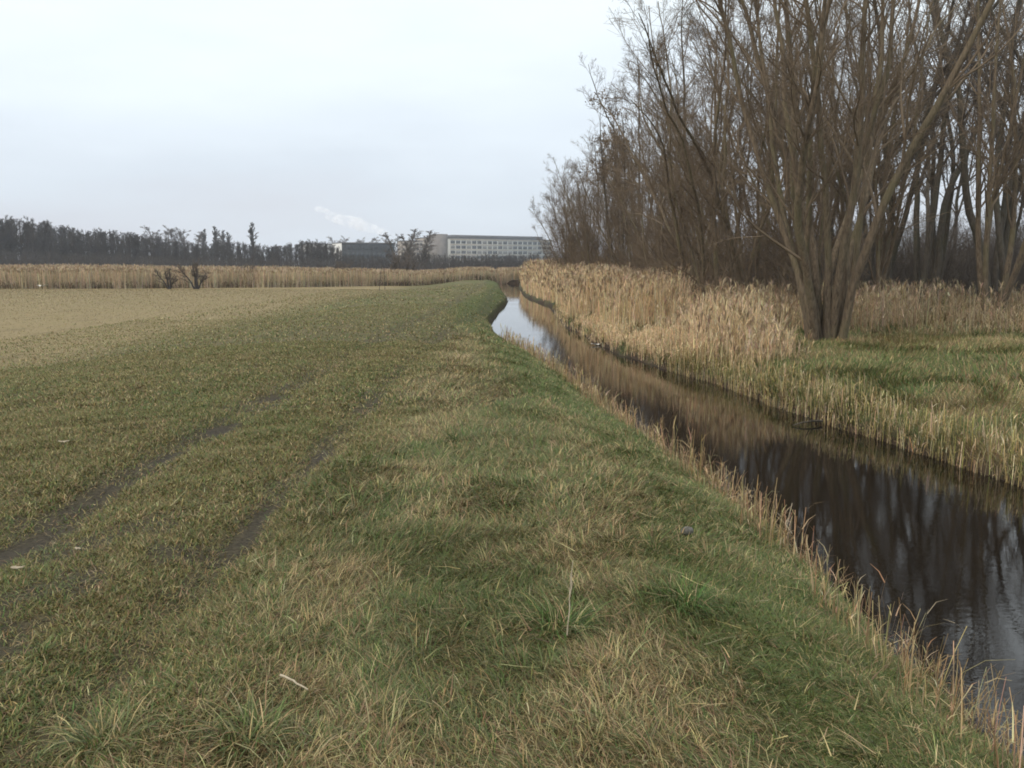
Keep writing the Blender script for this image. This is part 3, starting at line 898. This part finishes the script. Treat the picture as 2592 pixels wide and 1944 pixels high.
# --- dark thicket of undergrowth under the wood
rng = np.random.default_rng(31)
def thicket_mesh(name, x, y, h, w, nb, zf):
    n = len(x)
    s = np.stack([x, y, height(x, y) - 0.1], 1)
    d = np.stack([0.35 * rng.standard_normal(n), 0.35 * rng.standard_normal(n), np.ones(n)], 1)
    c = curves(rng, s, d, h, 6, 0.10, 0.02)
    r = w * np.linspace(1, 0.35, 6)[None, :] * np.ones((n, 1))
    c1, r1 = spawn(rng, c, r, nb, 0.1, 1.0, 38, 12, 0.42, 4, 0.15, 0.03, w * 0.35, 0.6)
    c2, r2 = spawn(rng, c1, r1, 3, 0.2, 1.0, 40, 12, 0.5, 3, 0.15, 0.02, w * 0.3, 0.6)
    return raw_mesh(name, *join([tubes(c, r, 3), tubes(c1, r1, 3), tubes(c2, r2, 3)]))
n = 2800
y = 45 + 25 * rng.random(n); x = 9.5 + (0.62 * y + 6 - 9.5) * rng.random(n)
k = (x > 13) | (rng.random(n) < 0.5)
x, y = x[k], y[k]
tag(link('undergrowth', thicket_mesh('undergrowth', x, y, (2.4 + 2.8 * rng.random(len(x))) * np.interp(x, [12, 20], [0.8, 1.05]), 0.018, 9, 0), M_twig_grey), 'dark tangled undergrowth between the trunks of the wood', 'undergrowth', kind='stuff')
n = 520
y = 28 + 50 * rng.random(n); x = xr(y) + 3.2 + 5.0 * rng.random(n)
tag(link('brushwood', thicket_mesh('brushwood', x, y, 2.0 + 2.4 * rng.random(n), 0.0085, 8, 0), M_twig), 'brown brushwood between the leaning willows above the reeds', 'undergrowth', kind='stuff')

# --- bushes and small trees in the reed bed
rng = np.random.default_rng(15)
st = stem_set(rng, 4, 0.1, (8, 30), (0.05, 0), 2.4, 3.0, 0.10, 10, 0.07, 0.01, tip=0.02)
bush = tree_meshes('reed_bush', rng, st, 9, 6, 3, t1=(0.3, 0.97), r_tw=0.016, ratio=(0.4, 0.45, 0.5))
st = stem_set(rng, 7, 0.4, (8, 34), (0, 0), 2.0, 2.9, 0.05, 8, 0.06, 0.01, tip=0.015)
shrub = tree_meshes('reed_shrub', rng, st, 9, 6, 3, t1=(0.15, 0.97), r_tw=0.015, ratio=(0.4, 0.45, 0.5))
def far_xy(u, y):
    return (u - 512) / FPX * y, y
for kind, ms, u, y, s, lab in (
        ('small_tree', bush, 198, 85.0, 0.92, 'small dark bare tree with a forked crown in front of the reed belt'),
        ('shrub', bush, 171, 85.6, 0.72, 'thin bare shrub beside the small forked tree in the reeds'),
        ('shrub', shrub, 342, 100, 1.0, 'low round brown bush half sunk in the reeds below the dark office building'),
        ('shrub', shrub, 402, 112, 1.45, 'dark brown bush at the foot of the two tall bare trees'),
        ('shrub', shrub, 252, 92, 0.9, 'faint bare shrub in the reeds below the lone poplar')):
    x, yy = far_xy(u, y)
    plant_tree(kind, ms, gpt(x, yy), rng.random() * 6, s, lab, 'shrub' if kind == 'shrub' else 'tree', mats=(M_far, M_twig_grey if u != 171 else M_far_grey))
# saplings in the meadow
def sapling(u, y, h, lab):
    c = curves(rng, np.array([[0, 0, -0.1]]), np.array([[0.05, 0, 1.0]]), np.array([h]), 7, 0.05, 0.0)
    r = np.linspace(0.028, 0.012, 7)[None, :]
    c1, r1 = spawn(rng, c, r, 7, 0.2, 1.0, 30, 8, 0.25, 4, 0.1, 0.02, 0.008, 0.6)
    x, yy = far_xy(u, y)
    plant_tree('sapling', ([raw_mesh('sapling_trunk', *tubes(c, r, 5))], raw_mesh('sapling_crown', *tubes(c1, r1, 3))), gpt(x, yy), 0, 1, lab, 'sapling', mats=(M_far, M_twig_grey))
sapling(385.5, 84, 2.3, 'thin bare sapling at the meadow edge, the right and taller of the pair')
sapling(380, 82, 1.9, 'thin bare sapling at the meadow edge, the left and shorter of the pair')

# ------------------------------------------------------------------ the far wood across the field
rng = np.random.default_rng(99)
farwood = []
for i in range(6):
    st = stem_set(rng, (1, 2, 1, 3, 1, 2)[i], 0.5, (0, 7), (0, 0), 13.5, 15, 0.26, 12, 0.03, 0.02, tip=0.05)
    farwood.append(tree_meshes('far_tree', rng, st, (30, 20, 34, 15, 30, 20)[i], 9, 6, t1=(0.10, 0.99) if i % 2 else (0.30, 0.99), ang=(33, 36, 40), up=(0.09, 0.07, 0.04),
                               ratio=(0.26, 0.50, 0.65), r_tw=0.027, P=(5, 4, 3)))
prof_u = [-60, 0, 22, 47, 62, 81, 106, 125, 141, 162, 181, 200, 219, 237, 256, 275, 294, 315, 330, 338, 345, 364, 392, 410, 420, 440, 470, 520, 600]
prof_v = [216, 217.5, 218, 221, 224, 227.5, 230.6, 231, 232, 236, 240.6, 243.7, 241, 241, 243, 246, 243, 239, 241, 246, 252, 254, 253, 250, 252, 253, 254, 254, 252]
def tree_h(v, y):
    return (264 - v) / FPX * y + CAM_Z - FIELD_Z
for k in range(230):
    u = -50 + 335 * (k + rng.random()) / 230
    y = 235 + 85 * rng.random()
    v = np.interp(u, prof_u, prof_v) + (0 if k % 3 else -1) + 7 * rng.random() ** 2
    h = tree_h(v, y)
    x, _ = far_xy(u, y)
    plant_tree('far_tree', farwood[rng.integers(6)], gpt(x, y), rng.random() * 6.28, h / 15.0, 'dark bare tree of the distant wood across the field',
               group='trees of the distant wood', mats=(M_far, M_far))
low = [(272 + 68 * (k + rng.random()) / 44, 245 + 70 * rng.random()) for k in range(44)]
for u, y in low:
    h = tree_h(np.interp(u, prof_u, prof_v) + 2 * rng.random(), y)
    x, _ = far_xy(u, y)
    plant_tree('far_tree', farwood[rng.integers(6)], gpt(x, y), rng.random() * 6.28, h / 15.0, 'dark bare tree in the clump left of the dark office building',
               group='trees left of the dark office building', mats=(M_far, M_far))
for k in range(90):
    u = 335 + 250 * (k + rng.random()) / 90; y = 230 + 60 * rng.random()
    h = tree_h(np.interp(u, prof_u, prof_v) + 3 * rng.random(), y)
    x, _ = far_xy(u, y)
    plant_tree('far_tree', farwood[(1, 3, 5)[k % 3]], gpt(x, y), rng.random() * 6.28, h / 15.0, 'low bushy bare tree in front of the distant office buildings',
               group='low trees before the office buildings', mats=(M_far, M_far))
# poplars and pale trees that stand out above the wood
st = stem_set(rng, 1, 0, (0, 1), (0, 0), 15, 15.1, 0.3, 12, 0.01, 0.03, tip=0.05)
poplar = tree_meshes('poplar', rng, st, 60, 6, 4, t1=(0.05, 0.99), ang=(17, 18, 25), ratio=(0.20, 0.4, 0.5), up=(0.12, 0.1, 0.05), r_tw=0.06, P=(5, 4, 3))
st = stem_set(rng, 3, 0.4, (2, 10), (0, 0), 14, 15, 0.22, 12, 0.04, 0.02, tip=0.05)
pale = tree_meshes('pale_tree', rng, st, 24, 9, 6, t1=(0.22, 0.99), ang=(32, 36, 38), ratio=(0.26, 0.44, 0.55), r_tw=0.03, P=(5, 4, 3))
for kind, ms, u, v, y, mt, lab in (
        ('poplar_tree', poplar, 256, 225, 300, M_far, 'lone tall dark poplar, the tallest point at the right end of the distant wood'),
        ('poplar_tree', poplar, 220, 228.5, 330, M_far, 'slim dark poplar, second tallest left of the lone tall poplar'),
        ('poplar_tree', poplar, 207.5, 231, 400, M_far_grey, 'thin grey poplar left of the slim dark poplar'),
        ('poplar_tree', poplar, 226, 232, 400, M_far_grey, 'thin grey poplar just right of the slim dark poplar'),
        ('poplar_tree', poplar, 232.5, 234, 400, M_far_grey, 'shortest thin grey poplar between the slim and the lone tall poplar'),
        ('bare_tree', pale, 168.5, 226.5, 380, M_far_grey, 'pale airy bare tree above the falling end of the distant wood'),
        ('bare_tree', pale, 188, 229, 380, M_far_grey, 'pale airy bare tree, left one of a close pair over the wood'),
        ('bare_tree', pale, 194, 228.5, 380, M_far_grey, 'pale airy bare tree, right one of a close pair over the wood'),
        ('bare_tree', pale, 213.5, 232.5, 400, M_far_grey, 'small pale bare tree between two thin poplars'),
        ('bare_tree', pale, 402.5, 229.5, 190, M_far, 'tall slender bare tree right of the dark office building'),
        ('bare_tree', pale, 418, 231, 180, M_far, 'tall spreading bare tree left of the beige office block'),
        ('bare_tree', pale, 345, 236.5, 560, M_far_grey, 'grey bare tree showing above the roof of the dark office building, left'),
        ('bare_tree', pale, 362, 237.5, 560, M_far_grey, 'grey bare tree showing above the roof of the dark office building, middle'),
        ('bare_tree', pale, 390, 234.5, 520, M_far_grey, 'grey bare tree showing above the right end of the dark office roof')):
    x, _ = far_xy(u, y)
    plant_tree(kind, ms, gpt(x, y), rng.random() * 6.28, tree_h(v, y) / 15.0, lab, mats=(mt, mt), wide=1.7 if kind == 'poplar_tree' else 1.7)
# dense scrub along the foot of the far wood
n = 3800
u = -60 + 700 * rng.random(n); y = 205 + 45 * rng.random(n)
x = (u - 512) / FPX * y
tag(link('far_scrub', thicket_mesh('far_scrub', x, y, (2.2 + 3.6 * rng.random(n)) * np.interp(u, [-60, 120, 250, 330, 640], [1.25, 1.0, 0.8, 0.75, 0.8]), 0.075, 6, 0), M_far),
    'grey scrub along the foot of the distant wood', 'scrub', kind='stuff')

# ------------------------------------------------------------------ buildings
M_panel = simple_noise_mat('pale_facade', (0.37, 0.38, 0.37), (0.46, 0.465, 0.45), 0.3)
M_beige = simple_noise_mat('beige_facade', (0.30, 0.26, 0.22), (0.38, 0.33, 0.28), 0.3)
M_brick = simple_noise_mat('brown_facade', (0.15, 0.135, 0.125), (0.20, 0.18, 0.165), 0.4)
M_roof = simple_noise_mat('roof_felt', (0.09, 0.09, 0.095), (0.13, 0.13, 0.135), 0.3)
M_darkfac = simple_noise_mat('dark_cladding', (0.018, 0.021, 0.023), (0.032, 0.036, 0.038), 0.4)
M_white = simple_noise_mat('white_render', (0.58, 0.57, 0.55), (0.68, 0.67, 0.65), 0.3)
M_glass, nt, p = new_mat('window_glass')
p.inputs['Base Color'].default_value = (0.045, 0.055, 0.062, 1)
p.inputs['Roughness'].default_value = 0.12

M_blind = simple_noise_mat('window_blind', (0.16, 0.165, 0.165), (0.24, 0.24, 0.235), 0.8, 0.5)
M_darkglass, nt, p = new_mat('dark_glass')
p.inputs['Base Color'].default_value = (0.02, 0.026, 0.03, 1)
p.inputs['Roughness'].default_value = 0.5
p.inputs['Specular IOR Level'].default_value = 0.2

def building(label, p0, p1, depth, z_top, wall_mat, rows, cols, win_h, storey, win_frac=0.6, top_gap=1.3, glass=None, roof_h=0.5, end_mat=None):
    """p0, p1: front facade corners on the ground, left then right"""
    p0, p1 = np.array(p0), np.array(p1)
    W = float(np.linalg.norm(p1 - p0)); ang = math.atan2(p1[1] - p0[1], p1[0] - p0[0])
    z0 = FIELD_Z - 0.3
    b = empty('office_building', (float(p0[0]), float(p0[1]), z0), ang)
    tag(b, label, 'building')
    H = z_top - z0
    link('wall', MB().box(0, W, 0, depth, 0, H).mesh('wall'), wall_mat, b)
    link('roof', MB().box(-0.3, W + 0.3, -0.3, depth + 0.3, H, H + roof_h).mesh('roof'), M_roof, b)
    if end_mat is not None:
        link('end_wall', MB().box(-0.35, -0.003, -0.1, depth + 0.1, 0, H - 0.01).mesh('end_wall'), end_mat, b)
    pitch = W / cols
    wm = MB().box(-pitch * win_frac / 2, pitch * win_frac / 2, -0.06, 0.2, 0, win_h)
    frame = MB().box(-pitch * win_frac / 2 - 0.12, pitch * win_frac / 2 + 0.12, -0.16, 0.1, -0.14, -0.003).mesh('sill')
    wins = []
    for gm in ((glass or M_glass), (glass or M_glass), (glass or M_blind)):
        me_ = wm.mesh('window'); me_.materials.append(gm); wins.append(me_)
    wr = random.Random(7)
    for r in range(rows):
        for c in range(cols):
            w = link('window', wr.choice(wins), None, b)
            w.location = ((c + 0.5) * pitch, 0, H - top_gap - win_h - r * storey)
            s = link('sill', frame, wall_mat, w)
    return b, W, H

def gx(u, y): return ((u - 512) / FPX * y, y)
def zt(v, y): return (264 - v) / FPX * y + CAM_Z
office, W, H = building('long pale office block of five storeys with window rows, the largest distant building', gx(450.7, 600), gx(551, 648), 16, zt(239.0, 600), M_panel, 5, 20, 1.95, 3.35, 0.8)
link('roof_storey', MB().box(4, W - 6, 2.5, 13.5, H + 0.5, H + 2.6).mesh('roof_storey'), M_roof, office)
link('stair_tower', MB().box(-7.0, -0.003, 3.0, 15.0, 0, H + 3.0).mesh('stair_tower'), M_brick, office)
bands = MB()
for r in range(6):
    z = H - 0.35 - r * 3.35
    bands.box(-0.1, W + 0.1, -0.28, -0.003, z - 0.45, z)
link('facade_band', bands.mesh('facade_band'), M_beige, office)
building('low dark-clad office building with a pale end wall behind the bushes', gx(343.7, 450), gx(396, 462), 18, zt(243.6, 450), M_darkfac, 3, 12, 2.2, 3.6, 0.8, end_mat=M_white, top_gap=1.0, glass=M_darkglass)
building('beige office block with few windows just left of the long pale office block', gx(424.5, 660), gx(443, 668), 14, zt(238.5, 660), M_beige, 4, 5, 1.6, 3.4, 0.55)
building('pale grey office block half hidden behind the tall spreading bare tree', gx(403, 640), gx(424, 646), 12, zt(241.5, 640), M_beige, 3, 6, 1.6, 3.4, 0.55)
building('small white building behind the clump of trees, leftmost of the distant buildings', gx(307, 520), gx(337, 528), 14, zt(244.6, 520), M_white, 3, 8, 1.5, 3.3, 0.5)

# ------------------------------------------------------------------ small things lying about
def stone_mesh(name, sx, sy, sz, seed, nu=14, nv=9):
    u = np.linspace(0, 2 * np.pi, nu, endpoint=False); v = np.linspace(0.02, np.pi - 0.02, nv)
    U, Vv = np.meshgrid(u, v)
    X = np.stack([np.sin(Vv) * np.cos(U), np.sin(Vv) * np.sin(U), np.cos(Vv)], -1)
    b = 1 + 0.5 * (fbm(X[..., 0] * 1.6 + 5 + seed, X[..., 1] * 1.6 + X[..., 2] * 1.3 + 5, seed, 3) - 0.5)
    X = X * b[..., None] * np.array([sx, sy, sz])
    i = np.arange(nu * nv).reshape(nv, nu); j = np.roll(i, -1, 1)
    F = np.stack([i[:-1], i[1:], j[1:], j[:-1]], -1).reshape(-1, 4)
    return raw_mesh(name, X.reshape(-1, 3), F, smooth=True)
M_stone = simple_noise_mat('grey_stone', (0.07, 0.065, 0.055), (0.17, 0.16, 0.14), 30, bstr=0.5)
M_litter = simple_noise_mat('pale_plastic', (0.62, 0.60, 0.55), (0.74, 0.72, 0.68), 30, rough=0.5)
M_stick = simple_noise_mat('dead_wood', (0.16, 0.12, 0.085), (0.30, 0.24, 0.17), 25)
M_leaf = simple_noise_mat('dead_leaf', (0.30, 0.25, 0.18), (0.42, 0.36, 0.27), 40)

def drop(name, me, mat, u, v, label, cat, rz=0.0, dz=0.0, water=False):
    pt = at_z(u, v, WATER_Z) if water else on_ground(u, v)
    o = link(name, me, mat)
    o.location = (pt[0], pt[1], pt[2] + dz); o.rotation_euler = (0, 0, rz)
    return tag(o, label, cat)
drop('stone', stone_mesh('stone', 0.045, 0.03, 0.03, 3), M_stone, 686.5, 538, 'grey stone on the grass slope above the withered stalks', 'stone', 0.4, 0.045)
def sheet_mesh(name, L, W_, seed, lift):
    u = np.linspace(-1, 1, 12); v = np.linspace(-1, 1, 8)
    U, V_ = np.meshgrid(u, v)
    X = U * L * (1 - 0.25 * np.abs(V_)); Y = V_ * W_ * (1 - 0.4 * U * U)
    Z = lift * (fbm(U * 1.8 + seed, V_ * 1.8, seed, 2)) + 0.2 * lift * np.abs(U)
    top = np.stack([X, Y, Z + 0.002], -1).reshape(-1, 3); bot = np.stack([X, Y, Z - 0.001], -1).reshape(-1, 3)
    i = np.arange(96).reshape(8, 12)
    F = np.stack([i[:-1, :-1], i[:-1, 1:], i[1:, 1:], i[1:, :-1]], -1).reshape(-1, 4)
    rim = list(i[0]) + list(i[1:, -1]) + list(i[-1, -2::-1]) + list(i[-2:0:-1, 0])
    rf = [(a, rim[(k + 1) % len(rim)], rim[(k + 1) % len(rim)] + 96, a + 96) for k, a in enumerate(rim)]
    return raw_mesh(name, np.concatenate([top, bot]), np.concatenate([F, F[:, ::-1] + 96, np.array(rf)[:, ::-1]]), smooth=True)
drop('dead_leaf', sheet_mesh('dead_leaf', 0.04, 0.010, 4, 0.018), M_leaf, 18, 571.5, 'curled pale leaf lying in the dark muddy wheel rut', 'leaf', 0.1, 0.012)
drop('dead_leaf', sheet_mesh('dead_leaf', 0.05, 0.018, 8, 0.02), M_leaf, 64, 445, 'pale dry leaf on the short turf left of the mud rut', 'leaf', 0.2, 0.02)
drop('dead_leaf', sheet_mesh('dead_leaf', 0.028, 0.010, 6, 0.015), M_leaf, 78, 552, 'small pale leaf on the rim of the muddy rut', 'leaf', -0.5, 0.012)
drop('litter', sheet_mesh('litter', 0.12, 0.09, 5, 0.10), M_litter, 701, 376.5, 'crumpled white plastic litter at the waterline below the second willow clump', 'litter', 0.3, 0.02, True)
drop('litter', sheet_mesh('litter', 0.16, 0.07, 9, 0.06), M_litter, 596, 345.5, 'flat white scrap floating by the muddy edge of the reeds', 'litter', 0.0, 0.012, True)
drop('litter', sheet_mesh('litter', 0.55, 0.35, 12, 0.35), M_litter, 42.6, 289, 'white plastic bag at the foot of the reed belt across the field', 'litter', 0.0, 0.1)

def stick_mesh(name, pts, r0, r1, forks=0, seed=0):
    rg = np.random.default_rng(seed)
    c = np.array([pts], float); P = c.shape[1]
    r = np.linspace(r0, r1, P)[None, :]
    ls = [tubes(c, r, 7)]
    if forks:
        c1, r1_ = spawn(rg, c, r, forks, 0.3, 0.9, 35, 8, 0.4, 5, 0.1, 0.0, r1 * 0.6, 0.6)
        ls.append(tubes(c1, r1_, 5))
    return raw_mesh(name, *join(ls), smooth=True)
def stick_between(name, pa, pb, r0, r1, label, mat, sag=0.0, forks=0, seed=0, cat='stick'):
    pa, pb = np.array(pa), np.array(pb)
    rg = np.random.default_rng(seed)
    t = np.linspace(0, 1, 9)[:, None]
    L = np.linalg.norm(pb - pa)
    pts = (pb - pa) * t + np.array([0, 0, 1.0]) * sag * 4 * t * (1 - t) + 0.012 * L * rg.standard_normal((9, 3)) * (t * (1 - t) * 4)
    o = link(name, stick_mesh(name, pts, r0, r1, forks, seed), mat)
    o.location = tuple(pa)
    return tag(o, label, cat)
stick_between('fallen_branch', at_z(822, 421, WATER_Z + 0.05), at_z(793, 425.5, WATER_Z + 0.015), 0.020, 0.008, 'dead branch lying half in the water below the far bank', M_alder, 0.03, 2, 3, 'branch')
stick_between('stick', at_z(757, 388.5, WATER_Z + 0.012), at_z(741, 385, WATER_Z + 0.012), 0.010, 0.006, 'thin pale stick floating near the crumpled white litter', M_leaf, 0, 0, 4)
p = on_ground(281, 692)
stick_between('straw_stalk', p + np.array([0, 0, 0.07]), p + np.array([0.13, -0.10, 0.06]), 0.005, 0.003, 'pale broken straw stalk lying across the tufts in the foreground', M_leaf, 0.005, 0, 5, 'straw')
p = on_ground(567, 642)
stick_between('straw_stalk', p + np.array([0, 0, 0.03]), p + np.array([0.03, 0.10, 0.34]), 0.0035, 0.0015, 'thin dry stalk standing up from the grass on the dike shoulder', M_leaf, 0.0, 2, 6, 'straw')
# low branches over the reeds
a = np.array(gpt(6.6, 55)); 
stick_between('fallen_branch', np.array(gpt(4.7, 44)) + np.array([0, 0, 0.9]), np.array(gpt(2.9, 44)) + np.array([0, 0, 1.75]), 0.045, 0.02, 'bare branch slanting out of the reeds over the ditch', M_bark, -0.12, 3, 7, 'branch')

# tussocks that stand out from the turf
rng = np.random.default_rng(3)
def tussock(u, v, nb, size, cols, wts, label):
    pt = on_ground(u, v)
    T = Ribs()
    a = rng.random(nb) * 6.283; r = 0.11 * size * np.sqrt(rng.random(nb))
    b = np.stack([r * np.cos(a), r * np.sin(a), np.full(nb, -0.01)], 1)
    th0 = 0.15 + 0.7 * rng.random(nb)
    T.blades(b, (0.12 + 0.14 * rng.random(nb)) * size, 0.0036 + 0.0028 * rng.random(nb), a + 0.8 * rng.standard_normal(nb) + 0.5, th0, th0 + 0.7 + 1.3 * rng.random(nb),
             pick(rng, nb, cols, np.tile([wts], (nb, 1))), 4)
    o = link('grass_tussock', T.mesh('grass_tussock'), M_grass)
    o.location = tuple(pt)
    tag(o, label, 'tussock')
LUSH = np.array((0.06, 0.125, 0.025))
tussock(684, 606, 170, 0.95, [LUSH, GREEN, STRAW], [0.6, 0.3, 0.06], 'bright green grass tussock on the slope below the grey stone')
tussock(560, 628, 230, 1.0, [GREEN, LUSH, STRAW], [0.5, 0.35, 0.2], 'broad fresh green tussock in the middle of the dike shoulder')
tussock(250, 738, 200, 0.85, [GREEN, GREY, STRAW], [0.5, 0.4, 0.3], 'shaggy green tussock left of the straw stalk in the foreground')
tussock(100, 745, 190, 0.85, [GREY, GREEN, STRAW], [0.5, 0.4, 0.35], 'shaggy grey-green tussock at the lower left beside the bare soil')
tussock(458, 440, 150, 1.1, [GREEN, LUSH, GREY], [0.5, 0.3, 0.3], 'green tussock further up the dike among straw tufts')
tussock(460, 360, 160, 1.4, [STRAW, PALE, HAY], [0.6, 0.3, 0.2], 'pale straw tussock beside the shoulder of the dike, farthest of the tussocks')

# ------------------------------------------------------------------ steam in the sky, far behind the buildings
M_steam = bpy.data.materials.new('steam')
M_steam.use_nodes = True
nt = M_steam.node_tree
for n_ in list(nt.nodes): nt.nodes.remove(n_)
o_ = nt.nodes.new('ShaderNodeOutputMaterial'); v_ = nt.nodes.new('ShaderNodeVolumePrincipled')
v_.inputs['Color'].default_value = (0.98, 0.98, 0.98, 1)
tc = nt.nodes.new('ShaderNodeTexCoord')
nz = noise(nt, 0.06, 5, 0.6, tc.outputs['Object'])
mr = nt.nodes.new('ShaderNodeMapRange')
mr.inputs['From Min'].default_value = 0.38; mr.inputs['From Max'].default_value = 0.62
mr.inputs['To Min'].default_value = 0.0; mr.inputs['To Max'].default_value = 0.10
nt.links.new(nz.outputs['Fac'], mr.inputs['Value'])
nt.links.new(mr.outputs[0], v_.inputs['Density'])
nt.links.new(v_.outputs[0], o_.inputs['Volume'])
YS = 1400.0
parts = []
plume_pts = [(392, 236, 3), (386, 233.5, 4.0), (379, 231, 5.0), (371, 228.5, 6.5), (363, 226, 7.5), (355, 223, 8.0), (347, 221, 8), (339, 219, 7.0), (330, 216, 6.0), (324, 212, 5), (319, 209, 4)]
sv, sf, sn = [], [], 0
for i, (u, v, r) in enumerate(plume_pts):
    c = at_depth(u, v, YS)
    me = stone_mesh('steam_lump', r * 1.9, r * 1.5, r * 1.15, 20 + i, 20, 13)
    vv = np.zeros(len(me.vertices) * 3); me.vertices.foreach_get('co', vv)
    ff = np.zeros(len(me.loops), dtype=np.int32); me.loops.foreach_get('vertex_index', ff)
    sv.append(vv.reshape(-1, 3) + c); sf.append(ff.reshape(-1, 4) + sn); sn += len(me.vertices)
    bpy.data.meshes.remove(me)
tag(link('steam_plume', raw_mesh('steam_plume', np.concatenate(sv), np.concatenate(sf), smooth=True), M_steam), 'pale plume of steam drifting left above the distant buildings', 'steam', kind='stuff')

# ------------------------------------------------------------------ haze
M_haze = bpy.data.materials.new('haze')
M_haze.use_nodes = True
nt = M_haze.node_tree
for n_ in list(nt.nodes): nt.nodes.remove(n_)
o_ = nt.nodes.new('ShaderNodeOutputMaterial'); v_ = nt.nodes.new('ShaderNodeVolumePrincipled')
v_.inputs['Color'].default_value = (0.80, 0.87, 1.0, 1)
v_.inputs['Density'].default_value = 0.00031
nt.links.new(v_.outputs[0], o_.inputs['Volume'])
tag(link('haze', MB().box(-1260, 1260, -90, 1260, -3.2, 34).mesh('haze'), M_haze), 'thin bluish haze over the far side of the field', 'haze', kind='stuff')
